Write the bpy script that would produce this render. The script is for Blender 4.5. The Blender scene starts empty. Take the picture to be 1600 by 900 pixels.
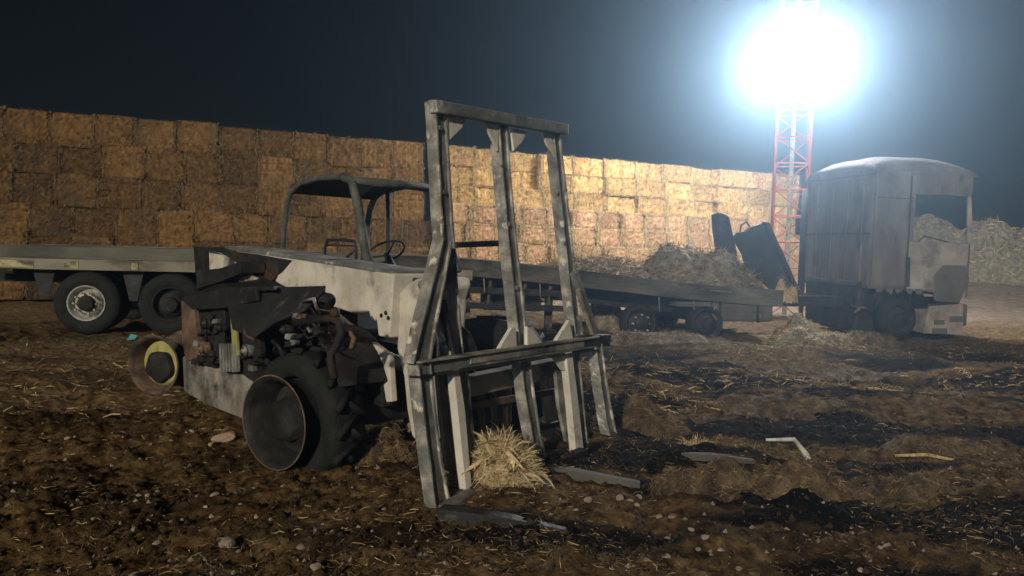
import bpy, math, random
import numpy as np
from mathutils import Vector as V, Matrix

random.seed(7); RNG = np.random.default_rng(11)
SC = bpy.context.scene
COL = SC.collection

# ------------------------------------------------------------------ camera
CAM_H, F_PX = 1.6, 1164.0
PITCH, ROLL = math.atan(63/1164), math.radians(1.72)
c_f = V((0, math.cos(PITCH), -math.sin(PITCH)))
_r0, _u0 = V((1, 0, 0)), V((0, math.sin(PITCH), math.cos(PITCH)))
c_r = _r0*math.cos(ROLL) + _u0*math.sin(ROLL)
c_u = -_r0*math.sin(ROLL) + _u0*math.cos(ROLL)
CAMP = V((0, 0, CAM_H))
cam = bpy.data.objects.new('camera', bpy.data.cameras.new('camera')); COL.objects.link(cam)
m = Matrix((c_r, c_u, -c_f)).transposed().to_4x4(); m.translation = CAMP
cam.matrix_world = m
cam.data.sensor_width = 36; cam.data.lens = F_PX/1600*36
cam.data.clip_start = .05; cam.data.clip_end = 2000
SC.camera = cam

# ------------------------------------------------------------------ night sky, weak fill, exposure
SUN_EL, SUN_FROM = math.radians(19), V((-.30, -.954))
w = bpy.data.worlds.new('World'); SC.world = w; w.use_nodes = True
nt = w.node_tree
sky = nt.nodes.new('ShaderNodeTexSky'); sky.sky_type = 'NISHITA'; sky.sun_disc = False
sky.sun_elevation = SUN_EL; sky.sun_rotation = math.atan2(SUN_FROM.x, SUN_FROM.y)
nt.links.new(sky.outputs[0], nt.nodes['Background'].inputs[0])
nt.nodes['Background'].inputs[1].default_value = 0.0011
sun = bpy.data.objects.new('sun', bpy.data.lights.new('sun', 'SUN')); COL.objects.link(sun)
sun.data.energy = 2.35; sun.data.angle = math.radians(2); sun.data.color = (1, .88, .66)  # fill in place of an unseen local light behind the camera
_sd = V((SUN_FROM.x, SUN_FROM.y, 0)).normalized()*math.cos(SUN_EL) + V((0, 0, math.sin(SUN_EL)))
sun.rotation_euler = _sd.to_track_quat('Z', 'Y').to_euler()
SC.view_settings.view_transform = 'Standard'; SC.view_settings.look = 'None'
SC.view_settings.exposure = 0.2; SC.view_settings.gamma = 1
SC.render.engine = 'CYCLES'
SC.cycles.use_denoising = True; SC.cycles.max_bounces = 4; SC.cycles.diffuse_bounces = 2
SC.cycles.volume_bounces = 0; SC.cycles.sample_clamp_indirect = 2.0
LAMP_W, HAZE_D, HAZE_G = 1000.0, 0.0068, 0.84

# ------------------------------------------------------------------ pixel <-> place helpers
def ray(px, py):
    return (c_f + c_r*((px-800)/F_PX) - c_u*((py-450)/F_PX))
def on_z(px, py, z=0):
    d = ray(px, py); return CAMP + d*((z-CAM_H)/d.z)
def on_plane(px, py, p0, n):
    d = ray(px, py); return CAMP + d*((p0-CAMP).dot(n)/d.dot(n))
def at_y(px, py, Y):
    d = ray(px, py); return CAMP + d*(Y/d.y)

# ------------------------------------------------------------------ noise for relief
def _h(ix, iy, s):
    n = (ix*374761393 + iy*668265263 + s*974634777) & 0x7fffffff
    n = ((n ^ (n >> 13))*1274126177) & 0x7fffffff
    return ((n ^ (n >> 16)) & 0xffff)/65535.0
def vn(x, y, s=0):
    x = np.asarray(x, float); y = np.asarray(y, float)
    ix = np.floor(x).astype(np.int64); iy = np.floor(y).astype(np.int64)
    fx = x-ix; fy = y-iy; fx = fx*fx*(3-2*fx); fy = fy*fy*(3-2*fy)
    a = _h(ix, iy, s)*(1-fx)+_h(ix+1, iy, s)*fx; b = _h(ix, iy+1, s)*(1-fx)+_h(ix+1, iy+1, s)*fx
    return a*(1-fy)+b*fy-.5
def sst(a, b, x):
    t = np.clip((x-a)/(b-a), 0, 1); return t*t*(3-2*t)
def gz(x, y):
    x = np.asarray(x, float); y = np.asarray(y, float)
    z = .16*vn(x*.55, y*.55, 1)+.11*vn(x*1.4, y*1.4, 2)+.075*vn(x*3.3, y*3.3, 3)+.05*vn(x*8, y*8, 4)
    z += .03*vn(x*17, y*17, 5)*(np.abs(y) < 15)+.018*vn(x*37, y*37, 25)*(np.abs(y) < 8)
    z -= .03
    z += 1.35*sst(19, 42, y)*sst(11, 17, x)
    z += .22*vn(x*.45+3, y*1.3, 15)*sst(5.5, 7.5, y)*(1-sst(11.5, 13, y))*sst(.5, 2, x)
    # low burnt spoil on the right of the fork frame
    for (px, py, rx, ry, h) in ((1130, 730, .55, .35, .20), (1010, 690, .5, .5, .10), (1240, 800, .5, .4, .12)):
        p = on_z(px, py); z += h*np.exp(-((x-p.x)/rx)**2-((y-p.y)/ry)**2)*(1+.8*vn(x*6, y*6, 9))
    return z
def gp(px, py):
    p = on_z(px, py); p.z = float(gz(p.x, p.y)); return p

# ------------------------------------------------------------------ materials
def mat(name, stops, scale=5, detail=8, rough=.85, metal=0, bump=.3, bscale=None, stretch=(1, 1, 1), spot=None, spot2=None, rand=0, emit=None, spec=.3, coord='Object'):
    m = bpy.data.materials.new(name); m.use_nodes = True
    N = m.node_tree.nodes; L = m.node_tree.links; P = N['Principled BSDF']
    tc = N.new('ShaderNodeTexCoord'); mp = N.new('ShaderNodeMapping'); mp.inputs['Scale'].default_value = stretch
    L.new(tc.outputs[coord], mp.inputs[0]); vec = mp.outputs[0]
    if rand:
        oi = N.new('ShaderNodeObjectInfo'); ad = N.new('ShaderNodeVectorMath'); ad.operation = 'ADD'
        ml = N.new('ShaderNodeMath'); ml.operation = 'MULTIPLY'; ml.inputs[1].default_value = 37
        L.new(oi.outputs['Random'], ml.inputs[0]); L.new(mp.outputs[0], ad.inputs[0]); L.new(ml.outputs[0], ad.inputs[1]); vec = ad.outputs[0]
    def noise(s, d=detail):
        n = N.new('ShaderNodeTexNoise'); n.inputs['Scale'].default_value = s; n.inputs['Detail'].default_value = d
        n.inputs['Roughness'].default_value = .62; L.new(vec, n.inputs['Vector']); return n
    n1 = noise(scale); cr = N.new('ShaderNodeValToRGB'); L.new(n1.outputs[0], cr.inputs[0])
    e = cr.color_ramp.elements
    while len(e) < len(stops): e.new(.5)
    for i, (p, c) in enumerate(stops): e[i].position = p; e[i].color = (*c, 1)
    col = cr.outputs[0]
    for sp in (spot, spot2):
        if sp:
            n2 = noise(sp[1], 6); n2.noise_dimensions = '4D'; n2.inputs['W'].default_value = sp[1]*1.7
            mr = N.new('ShaderNodeMapRange'); mr.inputs[1].default_value = sp[2]; mr.inputs[2].default_value = sp[3]; L.new(n2.outputs[0], mr.inputs[0])
            mx = N.new('ShaderNodeMix'); mx.data_type = 'RGBA'; L.new(mr.outputs[0], mx.inputs[0]); L.new(col, mx.inputs[6]); mx.inputs[7].default_value = (*sp[0], 1)
            col = mx.outputs[2]
    if rand:
        hs = N.new('ShaderNodeHueSaturation'); mr = N.new('ShaderNodeMapRange'); mr.inputs[3].default_value = 1-rand; mr.inputs[4].default_value = 1+rand
        L.new(oi.outputs['Random'], mr.inputs[0]); L.new(mr.outputs[0], hs.inputs['Value']); L.new(col, hs.inputs['Color']); col = hs.outputs[0]
    L.new(col, P.inputs['Base Color'])
    P.inputs['Roughness'].default_value = rough; P.inputs['Metallic'].default_value = metal
    P.inputs['Specular IOR Level'].default_value = spec
    if bump:
        nb = noise(bscale or scale*6); bp = N.new('ShaderNodeBump'); bp.inputs['Strength'].default_value = bump; bp.inputs['Distance'].default_value = .02
        L.new(nb.outputs[0], bp.inputs['Height']); L.new(bp.outputs[0], P.inputs['Normal'])
    if emit: P.inputs['Emission Color'].default_value = (*emit[0], 1); P.inputs['Emission Strength'].default_value = emit[1]
    return m
M = {}
M['soot'] = mat('soot', [(.3, (.006, .006, .007)), (.55, (.02, .02, .021)), (.75, (.055, .05, .046))], 6, rough=.75, bump=.5, spot=((.07, .035, .02), 3, .56, .68))
M['char_sheet'] = mat('char_sheet', [(.3, (.012, .013, .015)), (.6, (.03, .031, .034)), (.8, (.08, .077, .072))], 4, rough=.6, metal=.15, bump=.5, spot=((.15, .14, .13), 7, .60, .74), spot2=((.09, .05, .03), 3, .60, .72))
M['ash'] = mat('ash', [(.25, (.36, .33, .30)), (.5, (.62, .58, .53)), (.7, (.75, .71, .66))], 3.2, rough=.95, bump=.3, spot=((.05, .045, .045), 2.2, .52, .68), spot2=((.25, .16, .10), 5, .60, .72))
M['ash_lit'] = mat('ash_lit', [(.25, (.50, .47, .43)), (.5, (.68, .65, .60)), (.7, (.78, .75, .70))], 5, rough=.95, bump=.3, spot=((.20, .17, .15), 5, .60, .72))  # pale ash; its brightness stands in for light on gussets and post edges
M['ash_dirty'] = mat('ash_dirty', [(.25, (.10, .09, .085)), (.5, (.30, .275, .25)), (.7, (.50, .47, .43))], 3.5, rough=.95, bump=.4, spot=((.03, .03, .03), 2.6, .45, .62), spot2=((.18, .09, .05), 6, .58, .72))
M['steel'] = mat('steel', [(.25, (.06, .062, .066)), (.5, (.20, .205, .21)), (.72, (.46, .46, .455))], 4.5, rough=.55, metal=.25, bump=.4, spot=((.60, .57, .52), 6, .60, .65), spot2=((.10, .05, .03), 3, .56, .72))
M['flake_highlight'] = mat('flake_highlight', [(.3, (.09, .09, .09)), (.5, (.24, .235, .225)), (.68, (.55, .53, .49))], 6, rough=.7, metal=.1, bump=.4, spot=((.70, .67, .61), 8, .56, .62), spot2=((.12, .06, .035), 4, .58, .7))  # flaking steel, paler to paint highlights along the post edges
M['rust'] = mat('rust', [(.25, (.05, .03, .022)), (.5, (.14, .085, .06)), (.75, (.26, .19, .15))], 5, rough=.9, bump=.4, spot=((.03, .028, .028), 3, .5, .64))
M['tan_steel'] = mat('tan_steel', [(.25, (.16, .12, .09)), (.5, (.30, .24, .19)), (.75, (.42, .36, .30))], 4, rough=.9, bump=.3, spot=((.05, .045, .04), 3, .54, .68))
M['rubber'] = mat('rubber', [(.3, (.006, .007, .008)), (.6, (.016, .017, .018)), (.8, (.035, .034, .033))], 8, rough=.8, bump=.5)
M['frame_grey'] = mat('frame_grey', [(.3, (.03, .032, .032)), (.5, (.085, .09, .088)), (.72, (.19, .19, .18))], 6, rough=.7, bump=.5, spot=((.10, .05, .03), 4, .58, .7))
M['alloy'] = mat('alloy', [(.3, (.25, .24, .23)), (.6, (.50, .49, .47)), (.8, (.7, .68, .66))], 9, rough=.5, metal=.1, bump=.3, spot=((.05, .04, .035), 5, .52, .66))
M['yellow'] = mat('yellow', [(.3, (.22, .20, .07)), (.6, (.42, .40, .16)), (.8, (.5, .48, .28))], 6, rough=.8, bump=.3, spot=((.08, .06, .03), 4, .55, .7))
M['deck'] = mat('deck', [(.25, (.05, .05, .044)), (.5, (.115, .115, .10)), (.75, (.21, .205, .18))], 2, rough=.7, bump=.3, stretch=(.3, 1, 1), spot=((.05, .045, .04), 1.6, .5, .66))
M['rail'] = mat('rail', [(.25, (.10, .095, .08)), (.5, (.22, .205, .17)), (.75, (.36, .33, .27))], 2.2, rough=.75, bump=.3, stretch=(.35, 1, 1), spot=((.035, .03, .03), 2, .48, .62), spot2=((.16, .08, .05), 4, .58, .7))
M['rail_burnt'] = mat('rail_burnt', [(.25, (.035, .032, .028)), (.5, (.095, .088, .075)), (.75, (.20, .185, .155))], 2.6, rough=.8, bump=.4, stretch=(.4, 1, 1), spot=((.022, .02, .02), 1.8, .46, .60), spot2=((.14, .07, .04), 4, .58, .7))
M['tape'] = mat('tape', [(.3, (.28, .25, .13)), (.7, (.55, .49, .28))], 6, rough=.5, bump=.1, spot=((.05, .05, .04), 4, .5, .6))
M['cab'] = mat('cab', [(.25, (.055, .046, .043)), (.5, (.108, .090, .084)), (.75, (.18, .168, .165))], 1.6, rough=.95, spec=.1, bump=.3, stretch=(1, 1, .4), spot=((.15, .15, .15), 1.3, .54, .7), spot2=((.05, .045, .045), 2.5, .56, .68))
M['cab_pale'] = mat('cab_pale', [(.25, (.12, .105, .095)), (.5, (.25, .215, .195)), (.75, (.38, .35, .32))], 2.5, rough=.9, bump=.35, spot=((.10, .085, .08), 2.2, .52, .64))
M['cab_grey'] = mat('cab_grey', [(.3, (.06, .055, .05)), (.7, (.12, .11, .10))], 3, rough=.9, bump=.3)
M['red_paint'] = mat('red_paint', [(.3, (.42, .06, .022)), (.7, (.55, .10, .04))], 6, rough=.5, bump=.1)
M['straw'] = mat('straw', [(.28, (.10, .06, .022)), (.48, (.30, .20, .085)), (.7, (.50, .37, .18))], 9, rough=.95, bump=.9, bscale=40, stretch=(1, 1, 1), rand=.22)
M['bale_warm'] = mat('bale_warm', [(.28, (.14, .070, .021)), (.47, (.34, .195, .066)), (.68, (.55, .365, .145))], 15, detail=10, rough=.95, bump=1.0, bscale=45, stretch=(1, 1, .35), rand=.25, spot=((.26, .11, .05), 1.1, .5, .75))
M['bale_pink'] = mat('bale_pink', [(.28, (.14, .070, .032)), (.47, (.32, .175, .085)), (.68, (.48, .31, .165))], 15, detail=10, rough=.95, bump=1.0, bscale=45, stretch=(1, 1, .35), rand=.25, spot=((.30, .12, .07), 1.1, .5, .75))
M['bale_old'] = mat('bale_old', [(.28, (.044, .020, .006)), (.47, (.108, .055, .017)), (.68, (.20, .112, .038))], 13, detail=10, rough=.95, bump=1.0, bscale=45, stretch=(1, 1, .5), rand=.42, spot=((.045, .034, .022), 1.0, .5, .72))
M['blade'] = mat('blade', [(.3, (.16, .10, .04)), (.5, (.42, .31, .15)), (.68, (.62, .50, .28))], 23, detail=3, rough=.7, bump=0)
M['blade_pale'] = mat('blade_pale', [(.3, (.36, .26, .14)), (.5, (.60, .47, .28)), (.68, (.78, .66, .45))], 19, detail=3, rough=.7, bump=0)
M['blade_dark'] = mat('blade_dark', [(.3, (.05, .03, .015)), (.55, (.16, .10, .045)), (.72, (.40, .29, .14))], 17, detail=3, rough=.8, bump=0)
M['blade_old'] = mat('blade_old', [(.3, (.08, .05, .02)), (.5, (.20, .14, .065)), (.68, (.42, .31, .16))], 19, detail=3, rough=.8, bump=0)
M['burnt_straw'] = mat('burnt_straw', [(.3, (.02, .015, .010)), (.5, (.085, .06, .036)), (.7, (.20, .145, .085))], 7, rough=.95, bump=1, bscale=40)
M['grey_straw'] = mat('grey_straw', [(.3, (.05, .042, .03)), (.5, (.15, .125, .085)), (.7, (.29, .25, .18))], 7, rough=.95, bump=1, bscale=40)
M['pale_straw'] = mat('pale_straw', [(.3, (.20, .14, .07)), (.5, (.42, .31, .18)), (.7, (.60, .48, .31))], 7, rough=.95, bump=1, bscale=40)
M['stone'] = mat('stone', [(.3, (.22, .17, .14)), (.55, (.40, .33, .28)), (.75, (.52, .46, .40))], 12, rough=.9, bump=.5, rand=.3, spot=((.10, .07, .045), 6, .52, .66))
M['pink_stone'] = mat('pink_stone', [(.3, (.32, .20, .15)), (.55, (.48, .33, .26)), (.75, (.56, .43, .36))], 9, rough=.9, bump=.5, spot=((.12, .08, .05), 6, .56, .7))
M['clod'] = mat('clod', [(.3, (.018, .011, .006)), (.55, (.055, .034, .018)), (.78, (.11, .07, .038))], 14, rough=1, bump=.8)
M['cyan'] = mat('cyan', [(.3, (.05, .26, .30)), (.7, (.10, .38, .42))], 8, rough=.6, bump=.1)
M['white_rod'] = mat('white_rod', [(.3, (.30, .30, .28)), (.6, (.62, .62, .58))], 12, rough=.6, bump=.2)
M['leaf'] = mat('leaf', [(.3, (.02, .03, .012)), (.7, (.06, .08, .03))], 15, rough=.7, bump=0)
M['lens'] = mat('lens', [(.3, (.8, .8, .8)), (.7, (.8, .8, .8))], rough=.3, bump=0, emit=((.86, .94, 1), 120))

def ground_mat():
    m = bpy.data.materials.new('ground'); m.use_nodes = True
    N = m.node_tree.nodes; L = m.node_tree.links; P = N['Principled BSDF']
    g = N.new('ShaderNodeNewGeometry')
    def noise(s, d=8, r=.6):
        n = N.new('ShaderNodeTexNoise'); n.inputs['Scale'].default_value = s; n.inputs['Detail'].default_value = d; n.inputs['Roughness'].default_value = r
        L.new(g.outputs['Position'], n.inputs['Vector']); return n.outputs[0]
    def ramp(f, stops):
        cr = N.new('ShaderNodeValToRGB'); L.new(f, cr.inputs[0]); e = cr.color_ramp.elements
        while len(e) < len(stops): e.new(.5)
        for i, (p, c) in enumerate(stops): e[i].position = p; e[i].color = (*c, 1)
        return cr.outputs[0]
    def mix(f, a, b):
        mx = N.new('ShaderNodeMix'); mx.data_type = 'RGBA'; L.new(f, mx.inputs[0]); L.new(a, mx.inputs[6]); L.new(b, mx.inputs[7]); return mx.outputs[2]
    def mr(f, a, b, c=0, d=1):
        n = N.new('ShaderNodeMapRange'); L.new(f, n.inputs[0])
        for i, v in enumerate((a, b, c, d)): n.inputs[i+1].default_value = v
        return n.outputs[0]
    def math_(op, a, b):
        n = N.new('ShaderNodeMath'); n.operation = op; n.use_clamp = True
        for i, v in enumerate((a, b)):
            if isinstance(v, float): n.inputs[i].default_value = v
            else: L.new(v, n.inputs[i])
        return n.outputs[0]
    sx = N.new('ShaderNodeSeparateXYZ'); L.new(g.outputs['Position'], sx.inputs[0])
    soil = ramp(noise(9), [(.32, (.028, .015, .006)), (.5, (.115, .070, .029)), (.68, (.24, .160, .077))])
    char_shade = ramp(noise(14), [(.3, (.003, .003, .003)), (.55, (.010, .008, .006)), (.78, (.05, .033, .018))])
    tan = ramp(noise(5), [(.3, (.15, .105, .075)), (.5, (.26, .19, .14)), (.72, (.36, .28, .21))])
    # burnt area and painted-in shadow spread right of the machine and under the trailer
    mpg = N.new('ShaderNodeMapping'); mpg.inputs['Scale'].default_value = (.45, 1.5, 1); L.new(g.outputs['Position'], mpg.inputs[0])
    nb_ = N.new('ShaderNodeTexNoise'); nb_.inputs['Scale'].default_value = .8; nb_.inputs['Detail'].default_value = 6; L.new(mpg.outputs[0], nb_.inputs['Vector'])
    burn_shade = math_('ADD', mr(sx.outputs[0], -1.4, 2.4, -.45, .72), mr(nb_.outputs[0], .44, .54, -.50, .95))
    strawy = ramp(noise(18), [(.3, (.035, .022, .011)), (.5, (.10, .066, .034)), (.72, (.24, .175, .10))])
    near_tr = math_('MULTIPLY', mr(sx.outputs[1], 8.5, 11.5), mr(noise(1.1, 5), .36, .54))
    col = mix(near_tr, soil, strawy)
    col = mix(math_('MULTIPLY', burn_shade, mr(sx.outputs[1], 14.0, 11.8)), col, char_shade)
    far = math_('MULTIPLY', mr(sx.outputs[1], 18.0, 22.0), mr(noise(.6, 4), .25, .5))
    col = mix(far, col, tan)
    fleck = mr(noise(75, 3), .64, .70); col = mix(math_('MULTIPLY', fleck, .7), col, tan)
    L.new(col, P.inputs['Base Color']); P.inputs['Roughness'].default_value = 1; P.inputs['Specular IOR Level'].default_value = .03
    bp = N.new('ShaderNodeBump'); bp.inputs['Strength'].default_value = .9; bp.inputs['Distance'].default_value = .03
    L.new(noise(28, 10, .7), bp.inputs['Height']); L.new(bp.outputs[0], P.inputs['Normal'])
    return m
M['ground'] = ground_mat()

# ------------------------------------------------------------------ mesh builder
class MB:
    def __init__(s): s.v = []; s.f = []
    def add(s, vs, fs):
        o = len(s.v); s.v += [V(p) for p in vs]; s.f += [tuple(i+o for i in f) for f in fs]; return s
    def box(s, c, ex, ey, ez):
        c = V(c); ex, ey, ez = V(ex)/2, V(ey)/2, V(ez)/2
        vs = [c+ex*a+ey*b+ez*d for a in (-1, 1) for b in (-1, 1) for d in (-1, 1)]
        return s.add(vs, [(0, 1, 3, 2), (4, 6, 7, 5), (0, 4, 5, 1), (2, 3, 7, 6), (0, 2, 6, 4), (1, 5, 7, 3)])
    def beam(s, p, q, wv, hv):
        p, q = V(p), V(q); return s.box((p+q)/2, q-p, wv, hv)
    def prism(s, pts, ext):
        ext = V(ext); n = len(pts); pts = [V(p) for p in pts]
        return s.add(pts+[p+ext for p in pts], [tuple(range(n)), tuple(range(2*n-1, n-1, -1))]+[(i, i+n, (i+1) % n+n, (i+1) % n) for i in range(n)])
    def tube(s, pts, r, n=8, caps=True):
        pts = [V(p) for p in pts]; rings = []; k = len(pts); up = None
        rr = r if isinstance(r, (list, tuple)) else [r]*k
        for i, p in enumerate(pts):
            d = (pts[min(i+1, k-1)]-pts[max(i-1, 0)]).normalized()
            if up is None: up = d.orthogonal().normalized()
            a = (up-d*up.dot(d)).normalized(); up = a; b = d.cross(a)
            rings.append([p+(a*math.cos(t)+b*math.sin(t))*rr[i] for t in [2*math.pi*j/n for j in range(n)]])
        vs = [p for r_ in rings for p in r_]
        fs = [(i*n+j, i*n+(j+1) % n, (i+1)*n+(j+1) % n, (i+1)*n+j) for i in range(k-1) for j in range(n)]
        if caps: fs += [tuple(range(n-1, -1, -1)), tuple((k-1)*n+j for j in range(n))]
        return s.add(vs, fs)
    def lathe(s, c, ax, prof, n=40, wob=None):
        c = V(c); ax = V(ax).normalized(); a = ax.cross(V((0, 0, 1))).normalized(); b = ax.cross(a)
        vs = []
        for (o, r) in prof:
            for j in range(n):
                t = 2*math.pi*j/n; k = wob(t, o) if wob else 1
                vs.append(c+ax*o+(a*math.cos(t)+b*math.sin(t))*r*k)
        fs = [(i*n+j, i*n+(j+1) % n, (i+1)*n+(j+1) % n, (i+1)*n+j) for i in range(len(prof)-1) for j in range(n)]
        return s.add(vs, fs)
    def blades(s, c, d, length, width):
        # thin bent straw: two quads
        c, d = V(c), V(d); sd = d.orthogonal().normalized()*width/2
        sd = Matrix.Rotation(random.random()*6.28, 3, d) @ sd
        bend = d.orthogonal().normalized()*length*random.uniform(-.18, .18)
        a, b, e = c-d*length/2, c+bend, c+d*length/2
        return s.add([a-sd*.6, a+sd*.6, b-sd, b+sd, e-sd*.35, e+sd*.35], [(0, 1, 3, 2), (2, 3, 5, 4)])
    def build(s, name, mt, parent=None, smooth=False, bevel=0, jit=0, loc=None):
        me = bpy.data.meshes.new(name); off = V((0, 0, 0))
        if parent is not None:
            q = parent
            while q is not None: off = off+q.location; q = q.parent
        elif loc is not None: off = V(loc)
        vs = [p-off for p in s.v]
        if jit: vs = [p+V((random.uniform(-jit, jit), random.uniform(-jit, jit), random.uniform(-jit, jit))) for p in vs]
        me.from_pydata(vs, [], s.f); me.update()
        me.materials.append(M[mt] if isinstance(mt, str) else mt)
        if smooth: me.polygons.foreach_set('use_smooth', [True]*len(me.polygons))
        o = bpy.data.objects.new(name, me); COL.objects.link(o)
        if parent is not None: o.parent = parent
        elif loc is not None: o.location = off
        if smooth == 'auto' or bevel:
            if bevel:
                b = o.modifiers.new('bevel', 'BEVEL'); b.width = bevel; b.segments = 2; b.limit_method = 'ANGLE'
        return o
def tag(o, label=None, cat=None, group=None, kind=None):
    for k, v in (('label', label), ('category', cat), ('group', group), ('kind', kind)):
        if v: o[k] = v
    return o
def thing(name, loc, label, cat, group=None):
    o = bpy.data.objects.new(name, None); COL.objects.link(o); o.location = loc; o.empty_display_size = .2
    return tag(o, label, cat, group)
def wheel(root, c, ax, rim_mat, rim_prof, tyre_prof=None, name='wheel', disc=None, nuts=0, nut_r=.17, lugs=0, hub_mat=None, tyre_mat='rubber', wob=None):
    ax = V(ax).normalized(); c = V(c)
    a = ax.cross(V((0, 0, 1))).normalized(); b = ax.cross(a)
    d = MB(); d.lathe(c, ax, disc, 32); wh = d.build(name, hub_mat or rim_mat, root, True)
    MB().lathe(c, ax, rim_prof, 48).build('rim', rim_mat, wh, True)
    for k in range(nuts):
        t = 2*math.pi*k/nuts; p = c+(a*math.cos(t)+b*math.sin(t))*nut_r
        MB().tube([p+ax*(disc[-2][0]-.03), p+ax*(disc[-2][0]+.035)], .017, 6).build('wheel_nut', 'alloy', wh)
    if tyre_prof:
        tb = MB().lathe(c, ax, tyre_prof, 48, wob)
        if lugs:
            R = max(r for _, r in tyre_prof); o0 = min(o for o, _ in tyre_prof); o1 = max(o for o, _ in tyre_prof)
            for k in range(lugs):
                for sd in (0, 1):
                    t = 2*math.pi*(k+.5*sd)/lugs; rad = a*math.cos(t)+b*math.sin(t); tan = -a*math.sin(t)+b*math.cos(t)
                    k_ = wob(t, 0) if wob else 1
                    om = (o0+o1)/2; lo, hi = (o0+.02, om+.02) if sd else (om-.02, o1-.02)
                    sl = tan*(.12 if sd else -.12)
                    tb.beam(c+rad*(R*k_)+ax*lo-sl*.5*(1 if sd else 1), c+rad*(R*k_)+ax*hi+sl*.5, tan*.045, rad*.045)
        tb.build('tyre', tyre_mat, wh, True)
    return wh

# ================================================================== GROUND
def make_ground():
    rad = np.concatenate([[.15, .5, 1.0, 1.6, 2.2, 2.8], np.geomspace(3.1, 26, 430), np.geomspace(26.6, 150, 50)])
    ang = np.concatenate([np.linspace(-47, 47, 800), np.linspace(52, 308, 66)])*math.pi/180
    A, R = np.meshgrid(ang, rad); X = R*np.sin(A); Y = R*np.cos(A); Z = gz(X, Y)
    n, k = X.shape; co = np.stack([X, Y, Z], -1).reshape(-1, 3)
    i, j = np.meshgrid(np.arange(n-1), np.arange(k), indexing='ij'); j2 = (j+1) % k
    f = np.stack([i*k+j, (i+1)*k+j, (i+1)*k+j2, i*k+j2], -1).reshape(-1, 4)
    me = bpy.data.meshes.new('ground'); me.from_pydata(co.tolist(), [], [tuple(range(k))]+f.tolist()); me.update()
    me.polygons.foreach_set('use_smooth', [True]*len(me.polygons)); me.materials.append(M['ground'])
    o = bpy.data.objects.new('ground', me); COL.objects.link(o); o['kind'] = 'structure'
    if me.polygons[5].normal.z < 0: me.flip_normals()
make_ground()

# ================================================================== STRAW BALE WALL
B0 = V((-800/66, 1164/66, 0)); B1 = V((390/42.9, 1164/42.9, 0))
bt = (B1-B0).normalized(); bn = V((bt.y, -bt.x, 0))           # bn faces the yard
BYAW = math.atan2(bt.y, bt.x)
def bale_mesh(name, L, D, H, seed, mt, nblade, amp=1, fr='blade', rnd=(.055, .07), rnd2=(.014, .05)):
    rs = np.random.RandomState(seed)
    nx, ny, nz = 16, 8, 12; mb = MB(); random.seed(seed)
    def disp(p, nrm):
        a, b = (p.x, p.z) if abs(nrm.y) > .5 else ((p.y, p.z) if abs(nrm.x) > .5 else (p.x, p.y))
        d = amp*.05*float(vn(a*3+seed, b*3, seed))+amp*.045*float(vn(a*12, b*12+seed, seed+1))+.03*float(vn(a*25, b*25+seed, seed+3))
        # twine grooves run round the bale
        if abs(nrm.y) > .5 or abs(nrm.z) > .5:
            for g in (-.3, 0, .3): d -= .018*math.exp(-((p.x/L-g)*L/.025)**2)
        return d
    def face(o, u, v, nu, nv, nrm):
        vs, fs = [], []
        for i in range(nu+1):
            for j in range(nv+1):
                p = o+u*(i/nu)+v*(j/nv)
                e = min(i/nu, 1-i/nu)*u.length; e2 = min(j/nv, 1-j/nv)*v.length
                rd = rnd[0]*max(0, 1-e/rnd[1])**2+rnd2[0]*max(0, 1-e2/rnd2[1])**2
                edge = i in (0, nu) or j in (0, nv)
                vs.append(p+nrm*((0 if edge else disp(p, nrm))-rd))
        for i in range(nu):
            for j in range(nv): a = i*(nv+1)+j; fs.append((a, a+nv+1, a+nv+2, a+1))
        mb.add(vs, fs)
    x, y, z = L/2, D/2, H
    face(V((-x, -y, 0)), V((L, 0, 0)), V((0, 0, z)), nx, nz, V((0, -1, 0)))
    face(V((x, y, 0)), V((-L, 0, 0)), V((0, 0, z)), 4, 4, V((0, 1, 0)))
    face(V((-x, -y, z)), V((L, 0, 0)), V((0, D, 0)), nx, ny, V((0, 0, 1)))
    face(V((-x, y, 0)), V((L, 0, 0)), V((0, -D, 0)), 4, 4, V((0, 0, -1)))
    face(V((x, -y, 0)), V((0, D, 0)), V((0, 0, z)), ny, nz, V((1, 0, 0)))
    face(V((-x, y, 0)), V((0, -D, 0)), V((0, 0, z)), ny, nz, V((-1, 0, 0)))
    nf = len(mb.f)
    for _ in range(int(nblade*.35)):
        c = V((random.choice((-x, x))+random.gauss(0, .02), -y-.01, random.uniform(.02, z)))
        mb.blades(c, V((random.gauss(0, .35), -.15, random.gauss(0, 1))).normalized(), random.uniform(.06, .22), random.uniform(.005, .012))
    for _ in range(nblade):
        if random.random() < .75: c = V((random.uniform(-x, x), -y-.005, random.uniform(.02, z))); nn = V((0, -1, 0))
        else: c = V((random.uniform(-x, x), random.uniform(-y, y*.2), z)); nn = V((0, 0, 1))
        d = (nn*random.uniform(.1, .7)+V((random.gauss(0, 1), random.gauss(0, .2), random.gauss(0, 1)-.4))).normalized()
        mb.blades(c, d, random.uniform(.06, .2), random.uniform(.006, .014))
    me = bpy.data.meshes.new(name)
    me.from_pydata(mb.v, [], mb.f); me.update(); me.materials.append(M[mt]); me.materials.append(M[fr])
    me.polygons.foreach_set('material_index', [0 if i < nf else 1 for i in range(len(me.polygons))]); return me
def bale(me, s, z, label, group, fwd, depth, sx=1):
    o = bpy.data.objects.new('straw_bale', me); COL.objects.link(o)
    p = B0+bt*s+bn*(fwd-depth/2); o.location = (p.x, p.y, z)
    o.rotation_euler = (0, 0, BYAW+random.uniform(-.012, .012)); o.scale = (sx, 1, 1)
    tag(o, label, 'straw bale', group)
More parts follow.
